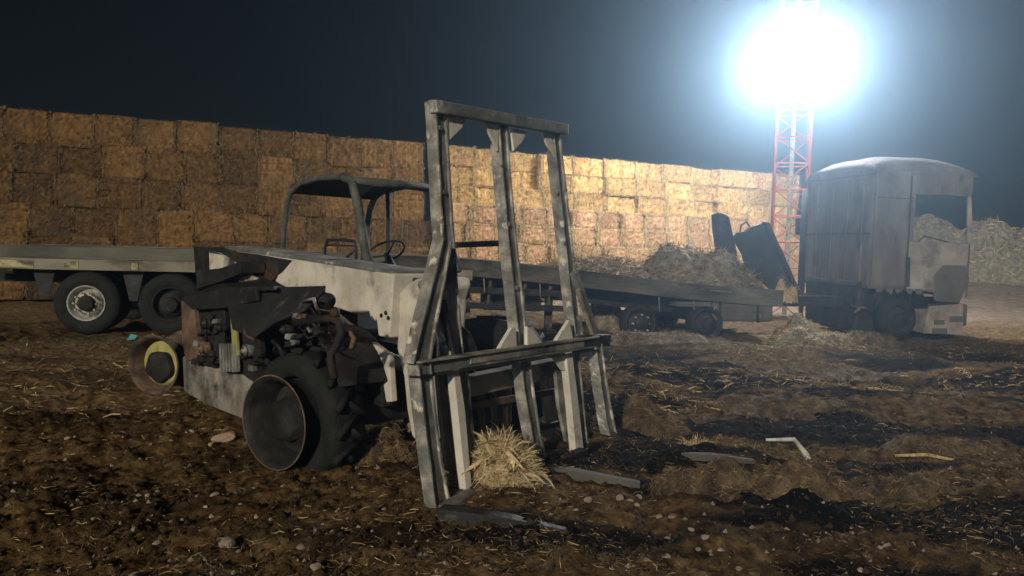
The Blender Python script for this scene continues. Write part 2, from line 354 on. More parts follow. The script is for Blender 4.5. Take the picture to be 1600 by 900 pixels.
def s_of(px):   # distance along the wall face for an image column at eye height
    d = ray(px, 387+.03*(px-800)); t = (B0-CAMP).dot(bn)/d.dot(bn); return ((CAMP+d*t)-B0).dot(bt)
OLD = [bale_mesh('bale_old', .94, 1.6, .80, 20+i, 'bale_old', 110, 1.2, 'blade_old') for i in range(5)]
NEW = [bale_mesh('bale_new', 1.17, 1.0, .60, 40+i, 'bale_warm', 420, 1.7, rnd=(.05, .10), rnd2=(.04, .09)) for i in range(5)]
PNK = [bale_mesh('bale_pink', .90, 1.2, .60, 50+i, 'bale_pink', 360, 1.2, rnd=(.08, .17), rnd2=(.06, .14)) for i in range(5)]
ROWN = ['bottom', 'second', 'third', 'fourth', 'fifth', 'sixth', 'seventh', 'top']
S_SPLIT = s_of(676); S_END = s_of(1262)
random.seed(3)
for r in range(6):
    s = S_SPLIT-.465-[.0, .05, .0, .30, .32, .34][r]
    while s > s_of(-130):
        rn = 'top' if r == 5 else ROWN[r]
        bale(random.choice(OLD), s, .76*r+(random.uniform(-.09, .02) if r == 5 else .006*math.sin(s*3)), f'dull brown square-ended straw bale in the {rn} row of the dim old stack', f'old bales, {rn} row', random.uniform(-.03, .03), 1.6, random.uniform(.985, 1.02))
        s -= .915+random.uniform(-.02, .02)+(.07 if random.random() < .15 else 0)
random.seed(5)
for r in range(8):
    low = r < 5; s = S_SPLIT+.48+random.uniform(0, .25)
    fw = (.55, .52, .44, .32, .18, 0, 0, 0)[r]; pitch = .885 if low else 1.14
    while s < S_END-.3:
        back = random.uniform(-.16, .10) if low else random.uniform(-.08, .08)
        if r >= 5 and abs(s-s_of(1108)) < .5: back = -.45
        if r in (6, 7) and abs(s-s_of(835)) < .5: back = -.35
        kindw = 'bulging rust-tinted' if low else 'long golden'
        bale(random.choice(PNK if low else NEW), s, .565*r+(random.uniform(-.03, .02) if r == 7 else 0), f'{kindw} straw bale in the {ROWN[r]} row of the brightly lit stack', f'lit stack bales, {ROWN[r]} row', fw+back, 1.2 if low else 1.0, random.uniform(.96, 1.03))
        s += pitch+random.uniform(-.03, .04)+(.07 if random.random() < .12 else 0)

# ================================================================== FLATBED TRAILER
T0 = on_z(135, 518); T1 = on_z(1420, 530)
tt = (T1-T0).normalized(); tv = V((-tt.y, tt.x, 0)); UP = V((0, 0, 1))
def TW(s, wv, z): return T0+tt*s+tv*wv+UP*z
def s_t(px): 
    d = ray(px, 400+.03*(px-800)); t = (T0-CAMP).dot(tv)/d.dot(tv); return (CAMP+d*t-T0).dot(tt)
def tp(px, py, wv=0):   # point on the plane parallel to the trailer side, wv metres behind it
    return on_plane(px, py, T0+tv*wv, tv)
def deck_z(s):
    if s < 5.6: return 1.39
    u = (s-5.6)/6.9; return 1.39-.47*(u*u*(3-2*u)*.7+u*.3)
S0, S1 = -1.7, 12.5
SEG = [S0+(S1-S0)*i/28 for i in range(29)]
tr = thing('flatbed_trailer', TW(5, 1.2, 0), 'long burnt flatbed trailer with sagging front, parked before the straw stacks', 'trailer')
def strip(w0, w1, z0, z1, segs=SEG):
    mb = MB(); n = len(segs); vs = []
    for s in segs:
        dz = deck_z(s)+.012*float(vn(s*3, w0*5, 4)); vs += [TW(s, w0, dz+z0), TW(s, w1, dz+z0), TW(s, w1, dz+z1), TW(s, w0, dz+z1)]
    fs = [(4*i+j, 4*i+(j+1) % 4, 4*i+4+(j+1) % 4, 4*i+4+j) for i in range(n-1) for j in range(4)]+[(3, 2, 1, 0), tuple(4*(n-1)+j for j in range(4))]
    return mb.add(vs, fs)
NPL = 9
for i in range(NPL):
    a = .06+i*(2.38/NPL); strip(a, a+2.38/NPL-.012, -.035, random.uniform(-.006, .006)).build('deck_plank', 'deck', tr)
strip(0, .055, -.19, .008, SEG[:14]).build('upper_side_rail', 'deck', tr)
strip(0, .055, -.19, .008, SEG[13:]).build('upper_side_rail', 'rail_burnt', tr)
strip(.012, .05, -.37, -.193, SEG[:17]).build('lower_side_rail', 'rail', tr)
strip(.012, .05, -.30, -.193, SEG[16:]).build('lower_side_rail', 'rail_burnt', tr)
strip(2.45, 2.505, -.37, .008).build('far_side_rail', 'rail', tr)
for wv in (.65, 1.75): strip(wv, wv+.12, -.62, -.04).build('chassis_beam', 'soot', tr)
for i in range(15):
    s = S0+.4+i*.98; MB().beam(TW(s, .06, deck_z(s)-.16), TW(s, 2.44, deck_z(s)-.16), tt*.08, UP*.12).build('cross_member', 'soot', tr)
for (pa, pb) in ((-60, 52), (100, 122), (205, 216)):
    sa, sb = s_t(pa), s_t(pb)
    MB().beam(TW(sa, .008, deck_z(sa)-.29), TW(sb, .008, deck_z(sb)-.29), tv*.012, UP*.11).build('reflective_tape', 'tape', tr)
TR_RIM = [(-.30, .285), (-.28, .265), (-.02, .262), (.0, .285), (.012, .300), (.018, .288), (0, .27), (-.06, .25), (-.10, .24)]
TR_DISC = [(-.11, .245), (-.10, .21), (-.03, .19), (-.015, .14), (-.015, .125), (.03, .115), (.045, .10), (.045, .002)]
TR_TYRE = [(-.30, .30), (-.305, .42), (-.29, .50), (-.25, .525), (-.06, .525), (-.01, .50), (.015, .42), (.008, .31), (-.01, .285)]
for i, s in enumerate((0, 1.31, 2.62)):
    wheel(tr, TW(s, .0, .47), -tv, 'alloy' if i == 0 else 'soot', TR_RIM, TR_TYRE, 'wheel', TR_DISC, 10 if i == 0 else 0, .175, hub_mat='alloy' if i == 0 else 'soot')
    MB().lathe(TW(s, 0, .47), -tv, [(.0, .135), (.05, .125), (.06, .10), (.055, .001)], 24).build('hub_cap', 'soot', tr, True)
    wheel(tr, TW(s, .34, .5), -tv, 'soot', TR_RIM, TR_TYRE, 'wheel', TR_DISC)
    wheel(tr, TW(s, 2.5, .5), tv, 'alloy', TR_RIM, TR_TYRE, 'wheel', TR_DISC, 0)
    MB().tube([TW(s, .3, .5), TW(s, 2.2, .5)], .07, 10).build('axle', 'soot', tr)
    MB().beam(TW(s-.3, .8, .75), TW(s+.3, .8, .62), tv*.09, UP*.10).build('spring', 'soot', tr)
for s, hh in ((.66, .5), (1.97, .5), (-.72, .45)):
    MB().prism([TW(s-.17, .2, 1.0), TW(s+.17, .2, 1.0), TW(s+.06, .2, 1.0-hh), TW(s-.06, .2, 1.0-hh)], tv*.03).build('mudguard_plate', 'char_sheet', tr, jit=.006)
for px_ in (735, 868):          # landing legs and side guard posts
    s = s_t(px_); zt = deck_z(s)-.35
    MB().beam(TW(s, .45, .04), TW(s, .45, zt), tt*.13, tv*.13).build('landing_leg', 'rust', tr)
    MB().box(TW(s, .45, .04), tt*.28, tv*.26, UP*.05).build('landing_foot', 'rust', tr)
for z in (.52, .80):
    sa, sb = s_t(705), s_t(890); MB().beam(TW(sa, .1, z+.02), TW(sb, .1, z-.03), tv*.03, UP*.11).build('side_guard_rail', 'soot', tr, jit=.01)
for px_ in (720, 765, 820, 860):
    s = s_t(px_); MB().beam(TW(s, .14, .45), TW(s+.05, .14, deck_z(s)-.36), tt*.05, tv*.04).build('side_guard_post', 'cab_grey', tr)
MB().box(TW(s_t(810), .7, .62), tt*1.1, tv*.5, UP*.42).build('tool_box', 'soot', tr, bevel=.02, jit=.015)
random.seed(12)
for px_ in (757, 845, 1032, 1086, 1118, 1190):      # short hanging straps and hooks under the rail
    s = s_t(px_); zz = deck_z(s)-.37; MB().beam(TW(s, .0, zz+.05), TW(s+.02, -.005, zz-random.uniform(.1, .3)), tt*.02, tv*.012).build('strap_end', 'rail', tr)
# collapsed headboard
hb = MB().prism([tp(x_, y_, .75) for x_, y_ in ((1147, 370), (1154, 363), (1166, 361), (1175, 354), (1186, 351), (1196, 346), (1203, 362), (1213, 382), (1220, 400), (1232, 426), (1243, 450), (1228, 462), (1205, 452), (1186, 434), (1170, 425), (1160, 396))], tv*.10)
hb.build('headboard_panel', 'char_sheet', tr, bevel=.01, jit=.012)
MB().beam(tp(1196, 347, .72), tp(1246, 458, .72), tt*.10, tv*.14).build('headboard_frame', 'char_sheet', tr, bevel=.01)
MB().prism([tp(x_, y_, 1.0) for x_, y_ in ((1113, 336), (1122, 332), (1132, 334), (1139, 338), (1143, 352), (1146, 372), (1152, 395), (1150, 422), (1130, 424), (1117, 420), (1119, 390), (1115, 360))], tv*.06).build('bent_sheet', 'char_sheet', tr, bevel=.01, jit=.01)
MB().tube([tp(1156, 365, .9), tp(1158, 352, .9), tp(1166, 347, .9), tp(1172, 355, .9), tp(1174, 366, .9)], .02).build('hook_ring', 'char_sheet', tr)

# ================================================================== HEAPS OF STRAW AND ASH
def heap(name, c, rx, ry, h, yaw, mt, nb, label, cat='straw heap', group=None, basez=None, blade='blade', seed=1, bl=(.08, .22), bw=(.006, .014), rough=.35, n=44, pw=.9, leaves=0):
    random.seed(seed); c = V(c); root = thing(name, c, label, cat, group)
    ca, sa = math.cos(yaw), math.sin(yaw)
    def P(u, v_):
        x, y = c.x+ca*u*rx-sa*v_*ry, c.y+sa*u*rx+ca*v_*ry
        r = math.hypot(u, v_); b = basez(x, y) if basez else float(gz(x, y))
        f = max(0, 1-r*r)
        z = h*(f**pw)*(1+rough*float(vn(x*2.2/max(rx, .4)+seed, y*2.2/max(rx, .4), seed))*2)+f*h*rough*.8*float(vn(x*7+seed, y*7, seed+2))+f*.08*float(vn(x*18, y*18, seed+3))
        return V((x, y, b-.03+max(z, 0)-max(0, r-.97)*.6))
    mb = MB(); vs = [P(-1.1+2.2*i/n, -1.1+2.2*j/n) for i in range(n+1) for j in range(n+1)]
    fs = []
    for i in range(n):
        for j in range(n):
            if math.hypot(-1.1+2.2*(i+.5)/n, -1.1+2.2*(j+.5)/n) < 1.09: a = i*(n+1)+j; fs.append((a, a+n+1, a+n+2, a+1))
    us = sorted({i for f_ in fs for i in f_}); ix = {u_: k for k, u_ in enumerate(us)}
    mb.add([vs[u_] for u_ in us], [tuple(ix[i] for i in f_) for f_ in fs]); mb.build('mound', mt, root)
    sb = MB()
    for _ in range(nb):
        r = math.sqrt(random.random())*.98; t = random.random()*6.283
        p = P(r*math.cos(t), r*math.sin(t)); d = V((random.gauss(0, 1), random.gauss(0, 1), random.gauss(.15, .55))).normalized()
        sb.blades(p+UP*.01, d, random.uniform(*bl), random.uniform(*bw))
    for _ in range(leaves):     # broad dry maize leaves, folded twice
        r = math.sqrt(random.random())*1.05; t = random.random()*6.283; p = P(r*math.cos(t)*.9, r*math.sin(t)*.9)+UP*.02
        d = V((random.gauss(0, 1), random.gauss(0, 1), random.gauss(.3, .6))).normalized(); L_ = random.uniform(.10, .26); q = p
        sd = d.orthogonal().normalized()*random.uniform(.008, .018); vs_ = []
        for k in range(4):
            wd = (.5, 1, .8, .15)[k]; vs_ += [q-sd*wd, q+sd*wd]; d = (d+V((random.gauss(0, .25), random.gauss(0, .25), -.35))).normalized(); q = q+d*L_/3
        sb.add(vs_, [(0, 1, 3, 2), (2, 3, 5, 4), (4, 5, 7, 6)])
    if nb: tag(sb.build('loose_straw', blade, root), kind='stuff')
    return root
def deckb(x, y):
    return deck_z((V((x, y, 0))-V((T0.x, T0.y, 0))).dot(tt))
pk = TW(s_t(1132), 1.15, 0); pk.z = deckb(pk.x, pk.y)
heap('straw_heap', pk, 1.35, 1.1, .80, math.atan2(tt.y, tt.x), 'grey_straw', 900, 'tall grey-brown heap of scorched straw on the front of the trailer deck', basez=deckb, seed=31, blade='blade_old', bl=(.12, .45), bw=(.010, .028))
pk = TW(s_t(985), 1.2, 0); pk.z = deckb(pk.x, pk.y)
heap('straw_heap', pk, 1.6, 1.1, .26, math.atan2(tt.y, tt.x), 'burnt_straw', 900, 'low layer of burnt straw and sticks spread on the middle of the trailer deck', basez=deckb, seed=32, blade='blade_old', bl=(.15, .6), bw=(.010, .028))
p = TW(s_t(1265), -.15, 0)
heap('straw_heap', gp(1262, 533), .95, .5, .42, .1, 'grey_straw', 500, 'brown spread of straw on the ground between trailer front and truck cab', seed=33, blade='blade')
p = TW(s_t(1270), .35, 0); p.z = float(gz(p.x, p.y))
heap('straw_heap', p, .55, .4, .50, 0, 'grey_straw', 500, 'rounded grey-brown straw pile right behind the truck cab', seed=34, pw=.6, rough=.3, bl=(.06, .2))
p = TW(s_t(1262), .80, .80)
heap('straw_clump', p, .26, .26, .32, 0, 'pale_straw', 420, 'pale straw clump lodged on the truck frame behind the cab', 'straw clump', basez=lambda x, y: .76, seed=38, pw=.5, rough=.5, bl=(.06, .2), n=26)
heap('straw_heap', gp(1352, 533), .9, .35, .22, .1, 'burnt_straw', 300, 'thin strip of burnt straw against the wheel arch of the truck', seed=35, blade='blade_dark')
heap('straw_heap', gp(952, 512), .42, .35, .62, .1, 'grey_straw', 260, 'small upright straw clump on the ground under the trailer rail', seed=36)
heap('straw_heap', gp(1010, 535), 1.7, .55, .16, .1, 'burnt_straw', 500, 'flat scatter of brown straw on the ground before the half sunk wheels', seed=37, blade='blade_dark')
random.seed(77)
for i, (px, Y, dz, rx, ry, h, lb) in enumerate(((1548, 33, .0, 2.6, 2.2, 2.45, 'tall rounded straw mound standing past the front of the truck'), (1608, 35, 0, 2.4, 2.2, 1.9, 'lower straw mound right beside the tall rounded one'), (1460, 38, 0, 4.2, 2.0, 2.35, 'long straw bank visible through the empty cab window'))):
    x = (px-800)/1164*Y; heap('straw_mound', (x, Y, float(gz(x, Y))), rx, ry, h, 0, 'grey_straw', 700, lb, 'straw mound', seed=60+i, bl=(.15, .5), bw=(.02, .05), rough=.25)

# ================================================================== BURNT TRUCK TRACTOR
tk = thing('truck_tractor', TW(14.2, 1.2, 0), 'burnt-out truck tractor with tall rounded cab and empty door window', 'truck')
SR, SF, WC = s_t(1362), s_t(1519), 2.45       # cab rear, cab front, cab width
def cab_z(py, s): return on_plane(0, py, T0, tv).z
def zc(px, py): return tp(px, py).z
z_top = zc(1440, 240); z_side = zc(1440, 268); z_bot = zc(1390, 452)
zw0, zw1 = zc(1465, 379), zc(1465, 305)
sD = s_t(1417); sW0, sW1 = s_t(1427), s_t(1509)
def panel(pts, wv, th, name, mt, parent=tk, bevel=.012, jit=0):
    return MB().prism([TW(s, wv, z) for s, z in pts], tv*th).build(name, mt, parent, bevel=bevel, jit=jit)
zc0 = zc(1400, 452)
def buckled(name, o, u, v_, nrm, amp, seed, mt='cab'):
    nu, nv = 16, 22; vs = []
    for i in range(nu+1):
        for j in range(nv+1):
            a, b = i/nu, j/nv; e = min(1, 6*min(a, 1-a, b, 1-b))
            vs.append(o+u*a+v_*b+nrm*(amp*e*2*(float(vn(a*4+seed, b*5, seed))+.5*float(vn(a*9, b*11+seed, seed+1)))))
    ob = MB().add(vs, [(i*(nv+1)+j, (i+1)*(nv+1)+j, (i+1)*(nv+1)+j+1, i*(nv+1)+j+1) for i in range(nu) for j in range(nv)]).build(name, mt, tk, True)
    md = ob.modifiers.new('solid', 'SOLIDIFY'); md.thickness = .03; md.offset = 0
    return ob
for wv, nm in ((0, ''), (WC-.05, '')):
    buckled('sleeper_side', TW(SR, wv, zc0), tt*(sD-.02-SR), UP*(z_side-zc0-.02), (-tv if wv == 0 else tv), .022, 3)
    d = panel([(sD, zc0-.02), (sW1-.75, zc0-.02), (sW1-.33, zc(1480, 470)), (sW1+.02, zc(1505, 466)), (sW1+.04, zw0), (sD, zw0)], wv, .045, 'door', 'cab_pale')
    if wv == 0:
        q = MB().prism([TW(s, -.02, z) for s, z in ((s_t(1462), zc(1462, 470)), (s_t(1460), zc(1460, 432)), (s_t(1472), zc(1472, 415)), (s_t(1514), zc(1514, 414)), (s_t(1516), zc(1516, 436)), (s_t(1502), zc(1502, 474)))], tv*.06)
        q.build('corner_panel', 'cab_grey', tk, bevel=.012, jit=.02)
        MB().beam(TW(sD+.0, -.012, zc(1413, 402)), TW(sD+.02, -.012, zc(1413, 448)), tt*.09, tv*.03).build('door_hinge_gap', 'soot', d)
    panel([(sD, zw0), (sD+.10, zw0), (sD+.12, zw1), (sD, zw1)], wv, .05, 'door_pillar', 'cab')
    panel([(sW1, zw0), (sW1+.14, zw0), (sW1+.03, zw1), (sW1-.05, zw1)], wv, .05, 'front_pillar', 'cab_pale')
    panel([(sD, zw1), (sW1+.04, zw1), (sW1+.06, z_side+.0), (sD, z_side)], wv, .05, 'roof_side_rail', 'cab')
# rear wall with soft corners, front and roof
buckled('rear_wall', TW(SR+.02, .03, zc0), tv*(WC-.06), UP*(z_side-zc0-.02), -tt, .03, 9)
MB().box(TW(SF-.06, WC/2, (zw0+.75)/2+.06), tt*.08, tv*(WC-.1), UP*(zw0-.85)).build('front_panel', 'cab_grey', tk, bevel=.03)
for wv_ in (.35, .85, 1.4, 1.95): MB().beam(TW(SR-.02, wv_, zc0+.1), TW(SR-.02, wv_, z_side-.15), tt*.03, tv*.02).build('wall_rib', 'cab', tk)
MB().beam(TW(SR-.012, .1, zc0+1.1), TW(SR-.012, WC-.1, zc0+1.1), tt*.02, UP*.04).build('wall_seam', 'soot', tk)
MB().beam(TW(SR+.05, -.012, z_side-.55), TW(sD-.05, -.012, z_side-.55), tv*.014, UP*.02).build('panel_seam', 'soot', tk)
MB().beam(TW(sD-.012, -.010, zc0), TW(sD-.012, -.010, z_side-.1), tv*.016, tt*.03).build('door_seam', 'soot', tk)
MB().tube([TW(SR-.18, 2.2, .8), TW(SR-.18, 2.2, 3.1)], .07, 12).build('exhaust_stack', 'soot', tk, True)
MB().tube([TW(sW0+.1, .04, zw0), TW(sW0+.25, .06, zw0+.12), TW(sW1-.4, .05, zw0+.02)], .012, 6).build('window_wire', 'soot', tk)
for k in range(9):
    u_ = SR+.1+k*.22; MB().prism([TW(u_, -.004, zc0+.02), TW(u_+.2, -.004, zc0+.02), TW(u_+.15, -.004, zc0-random.uniform(.03, .12)), TW(u_+.05, -.004, zc0-random.uniform(.02, .10))], tv*.02).build('torn_skirt', 'cab', tk)
rf = MB(); NS, NW = 22, 18; vs = []
for i in range(NS+1):
    u = i/NS; s = SR-.04+(SF-SR+.06)*u
    prof = (1-max(0, (.30-u)/.30)**2.4*.62)*(1-max(0, (u-.60)/.40)**2.3*.55)
    for j in range(NW+1):
        v_ = -1+2*j/NW; crown = (1-abs(v_)**5)
        z = z_side-.03+(z_top-z_side+.03)*prof*(.12+.88*crown) if abs(v_) < 1 else z_side-.06
        vs.append(TW(s, WC/2+v_*(WC/2+.015), z+.03*float(vn(s*2.5, v_*3, 7))))
fs = [(i*(NW+1)+j, (i+1)*(NW+1)+j, (i+1)*(NW+1)+j+1, i*(NW+1)+j+1) for i in range(NS) for j in range(NW)]
ro = rf.add(vs, fs).build('roof', 'cab', tk, True); so = ro.modifiers.new('solid', 'SOLIDIFY'); so.thickness = .04; so.offset = -1
for u, nm in ((SR-.03, 'roof_rear'), (SF-.02, 'roof_front')):
    i = 0 if nm == 'roof_rear' else NS
    top = [vs[i*(NW+1)+j] for j in range(NW+1)]
    MB().prism([TW(u, -.0, z_side-.07)]+[V(p)-UP*.01 for p in top]+[TW(u, WC, z_side-.07)], tt*(.04 if i == 0 else -.04)).build('roof_end', 'cab', tk)
MB().box(TW((SR+SF)/2, WC/2, zc0+.03), tt*(SF-SR-.3), tv*(WC-.12), UP*.06).build('cab_floor', 'soot', tk)
MB().box(TW(SR+.45, WC/2, zc0+.42), tt*.7, tv*(WC-.2), UP*.5).build('bunk_frame', 'soot', tk, bevel=.03)
# lower front corner, step and bumper
panel([(s_t(1450), .12), (s_t(1512), .12), (s_t(1506), zc(1505, 475)), (s_t(1455), zc(1455, 478))], -.01, .5, 'step_panel', 'cab_pale', jit=.03)
for (x0, x1, y0, y1) in ((1460, 1476, 500, 507), (1484, 1504, 494, 503), (1458, 1480, 513, 522)):
    MB().prism([tp(x0, y0, -.02), tp(x1, y0, -.02), tp(x1, y1, -.02), tp(x0, y1, -.02)], tv*.02).build('step_recess', 'cab_grey', tk)
MB().box(TW(SF-.1, WC/2, .5), tt*.22, tv*(WC-.1), UP*.45).build('bumper', 'cab_grey', tk, bevel=.04)
arch = MB(); sa0 = s_t(1412)
ap = [(sa0+.62*math.cos(a), .55+.60*math.sin(a)) for a in [math.pi*k/14 for k in range(15)]]
arch.prism([TW(s, .02, z) for s, z in ap]+[TW(s, .02, z-.05) for s, z in reversed(ap)], tv*.45).build('wheel_arch', 'soot', tk)
TKT = [(-.30, .30), (-.305, .36), (-.28, .41), (-.06, .41), (.0, .36), (.01, .29)]
for wv, a in ((.02, -tv), (2.42, tv)):
    wheel(tk, TW(sa0, wv, .40), a, 'soot', TR_RIM, TKT, 'wheel', TR_DISC, 0)
for s in (s_t(1005), s_t(1005)+1.34):
    for wv, a in ((.0, -tv), (2.45, tv)):
        wheel(tk, TW(s, wv, .25), a, 'char_sheet' if s < 10 else 'soot', TR_RIM, [(-.3, .29), (-.3, .33), (-.2, .35), (-.06, .34), (0, .30), (0, .285)], 'wheel', TR_DISC, 8 if s < 10 else 0)
    MB().tube([TW(s, .2, .32), TW(s, 2.2, .32)], .09, 10).build('axle', 'soot', tk)
for wv in (.75, 1.6): MB().beam(TW(8.9, wv, .62), TW(SF-.2, wv, .72), tv*.09, UP*.22).build('frame_rail', 'soot', tk)
MB().box(TW(s_t(1168), .32, .50), tt*(s_t(1216)-s_t(1120)), tv*.5, UP*.40).build('fuel_tank', 'cab_grey', tk, bevel=.06)
for s in (s_t(1130), s_t(1190)): MB().box(TW(s, .04, .50), tt*.05, tv*.02, UP*.42).build('tank_strap', 'soot', tk)
MB().box(TW(s_t(1090), .3, .62), tt*.7, tv*.4, UP*.10).build('side_platform', 'cab_grey', tk, jit=.01)
MB().box(TW(SR+.75, 1.2, .70), tt*1.5, tv*1.5, UP*.75).build('engine', 'soot', tk, bevel=.08, jit=.03)
random.seed(8)
MB().box(TW((SR-.1+sa0+.5)/2, 1.25, .62), tt*(sa0+.6-SR), tv*1.9, UP*1.05).build('added_dark_mass', 'soot', tk, bevel=.08, jit=.03)  # added dark mass closing off the lit ground seen beneath the cab
for i in range(7):
    a = TW(SR+random.uniform(-.3, .9), random.uniform(.12, .4), random.uniform(.4, 1.0)); b = a+tt*random.uniform(-.5, .5)+UP*random.uniform(-.4, .3)
    MB().tube([a, (a+b)/2+V((0, -.05, .06)), b], random.uniform(.02, .05)).build('pipe', random.choice(['soot', 'char_sheet', 'rust']), tk)
MB().beam(TW(SR+.2, .08, .82), TW(sa0-.5, .08, .70), tv*.10, UP*.22).build('air_tank', 'char_sheet', tk, bevel=.04)

# ================================================================== LIGHT TOWER
LT = at_y(1230, 395, 19.2); LT.z = float(gz(LT.x, LT.y))
lt = thing('light_tower', LT, 'red lattice mast behind the trailer carrying blazing white floodlights', 'light tower')
HW, TOPZ = .40, 9.2
yaw = -.30; ea = V((math.cos(yaw), math.sin(yaw), 0)); eb = V((-math.sin(yaw), math.cos(yaw), 0))
cor = [(-1, -1), (1, -1), (1, 1), (-1, 1)]
def LP(i, z): a, b = cor[i % 4]; return LT+ea*HW*a+eb*HW*b+UP*(z)
for i in range(4): MB().tube([LP(i, -.1), LP(i, TOPZ)], .034, 8).build('mast_leg', 'red_paint', lt, True)
NB = 14; bh = TOPZ/NB
for k in range(NB):
    for i in range(4):
        MB().tube([LP(i, (k+1)*bh), LP(i+1, (k+1)*bh)], .016, 6).build('mast_rung', 'red_paint', lt)
        a, b = (i, i+1) if k % 2 else (i+1, i)
        MB().tube([LP(a, k*bh), LP(b, (k+1)*bh)], .015, 6).build('mast_brace', 'red_paint', lt)
MB().tube([LT+UP*.1, LT+UP*TOPZ], .06, 8).build('cable_duct', 'white_rod', lt, True)
MB().box(LT+UP*2.35+ea*.3-eb*.62, ea*.35, eb*.2, UP*.42).build('switch_box', 'char_sheet', lt, bevel=.02)
LZ = at_y(1250, 100, 19.2).z-LT.z
for k in range(8):
    a = 2*math.pi*k/8+.3; o = V((math.cos(a), math.sin(a), 0)); sd = V((-math.sin(a), math.cos(a), 0))
    dr = (o*math.cos(.28)-UP*math.sin(.28)).normalized(); u2 = dr.cross(sd)
    c = LT+UP*(LZ+(.40 if k % 2 else -.40))+o*.78
    MB().beam(LT+UP*(LZ+(.40 if k % 2 else -.40)), c-dr*.1, sd*.06, UP*.06).build('bracket', 'red_paint', lt)
    h = MB().lathe(c, dr, [(-.22, .001), (-.22, .16), (-.05, .30), (0, .31), (0, .29)], 24).build('floodlight', 'char_sheet', lt, True)
    MB().lathe(c, dr, [(-.012, .001), (-.012, .29)], 24).build('lens', 'lens', h)
    ld = bpy.data.lights.new('flood', 'AREA'); ld.shape = 'DISK'; ld.size = .56; ld.energy = LAMP_W/2; ld.color = (.97, .98, 1)
    lo = bpy.data.objects.new('flood_light', ld); COL.objects.link(lo); lo.parent = h
    lo.location = c+dr*.01-LT; lo.rotation_euler = (-dr).to_track_quat('Z', 'Y').to_euler()

# ================================================================== TELEHANDLER
FW = V((.69, -.724, 0)).normalized(); LF = V((-FW.y, FW.x, 0))
TC = on_z(435, 735)-FW*1.5+LF*1.15; TC.z = 0
th = thing('telehandler', TC, 'burnt-out telehandler with pale scorched boom, bare cab frame and black engine bay', 'telehandler')
def MW(x, y, z): return TC+FW*x+LF*y+UP*z
def mp(px, py, y): return on_plane(px, py, MW(0, y, 0), LF)
def plate(name, pts, y, thick, mt, parent=th, bevel=.008, jit=0):
    P = [mp(p[0], p[1], p[2] if len(p) > 2 else y) for p in pts]
    return MB().prism(P, LF*thick).build(name, mt, parent, bevel=bevel, jit=jit)
def mtube(name, pts, y, r, mt, parent=th, n=8):
    return MB().tube([mp(p[0], p[1], p[2] if len(p) > 2 else y) for p in pts], r, n).build(name, mt, parent, True)
# chassis
for y in (-.42, .30): MB().beam(MW(-1.6, y, .62), MW(1.75, y, .55), LF*.10, UP*.30).build('chassis_beam', 'soot', th, bevel=.01)
for x in (1.5, -1.18): MB().beam(MW(x, -.8, .36), MW(x, .85, .36), FW*.22, UP*.24).build('axle', 'soot', th, bevel=.04)
plate('side_tank', [(284, 556), (287, 613), (330, 636), (386, 658), (400, 640), (408, 604), (404, 578), (372, 583), (335, 574), (305, 560)], -.95, .42, 'ash_dirty', bevel=.02)
# wheels: outer rims bare, half a tyre left on the front
ST = Matrix.Rotation(math.radians(13), 3, 'Z'); OUT = ST @ (-LF)
RIM = [(-.42, .335), (-.40, .30), (-.25, .285), (-.23, .27), (-.03, .295), (-.01, .315), (.0, .335), (.008, .338), (.008, .322), (-.02, .29), (-.2, .262), (-.24, .255)]
DISC = [(-.215, .268), (-.205, .22), (-.16, .17), (-.15, .155), (-.06, .145), (-.045, .12), (-.045, .002)]
def half_wob(t, o): return 1+.02*math.sin(3*t)+.02*math.sin(7*t+1)
cA = mp(428, 660, -1.15)
wheel(th, cA, OUT, 'soot', RIM, [(-.45, .30), (-.46, .40), (-.44, .455), (-.36, .475), (-.20, .47), (-.15, .44), (-.14, .33), (-.16, .30)], 'wheel', DISC, 0, lugs=16, hub_mat='soot', wob=half_wob)
_a = OUT.cross(UP).normalized(); _b = OUT.cross(_a)
MB().tube([cA+OUT*.008+(_a*math.cos(t)+_b*math.sin(t))*.332 for t in [2*math.pi*k/48 for k in range(49)]], .0055, 6).build('rim_lip', 'rust', th, True)
cB = mp(240, 570, -1.12)
YDISC = [(-.215, .268), (-.21, .20), (-.19, .19)]
OUTB = V((-.28, -.96, 0))
wb = wheel(th, cB, OUTB, 'rust', [(o, r*.86) for o, r in RIM], None, 'wheel', [(-.20, .235), (-.13, .225), (-.10, .20), (-.11, .15), (-.11, .002)], 0, hub_mat='yellow')
MB().lathe(cB-UP*.03, OUTB, [(-.12, .15), (-.06, .148), (-.045, .13), (-.045, .002)], 24, lambda t, o: 1+.06*math.sin(5*t)).build('hub', 'soot', wb, True)
FT = [(-.42, .30), (-.43, .42), (-.40, .50), (-.05, .50), (0, .44), (.0, .31)]
for x in (1.5, -1.18): wheel(th, MW(x, 1.12, .48), LF, 'char_sheet', RIM, FT, 'wheel', DISC, 0, hub_mat='soot', lugs=18)
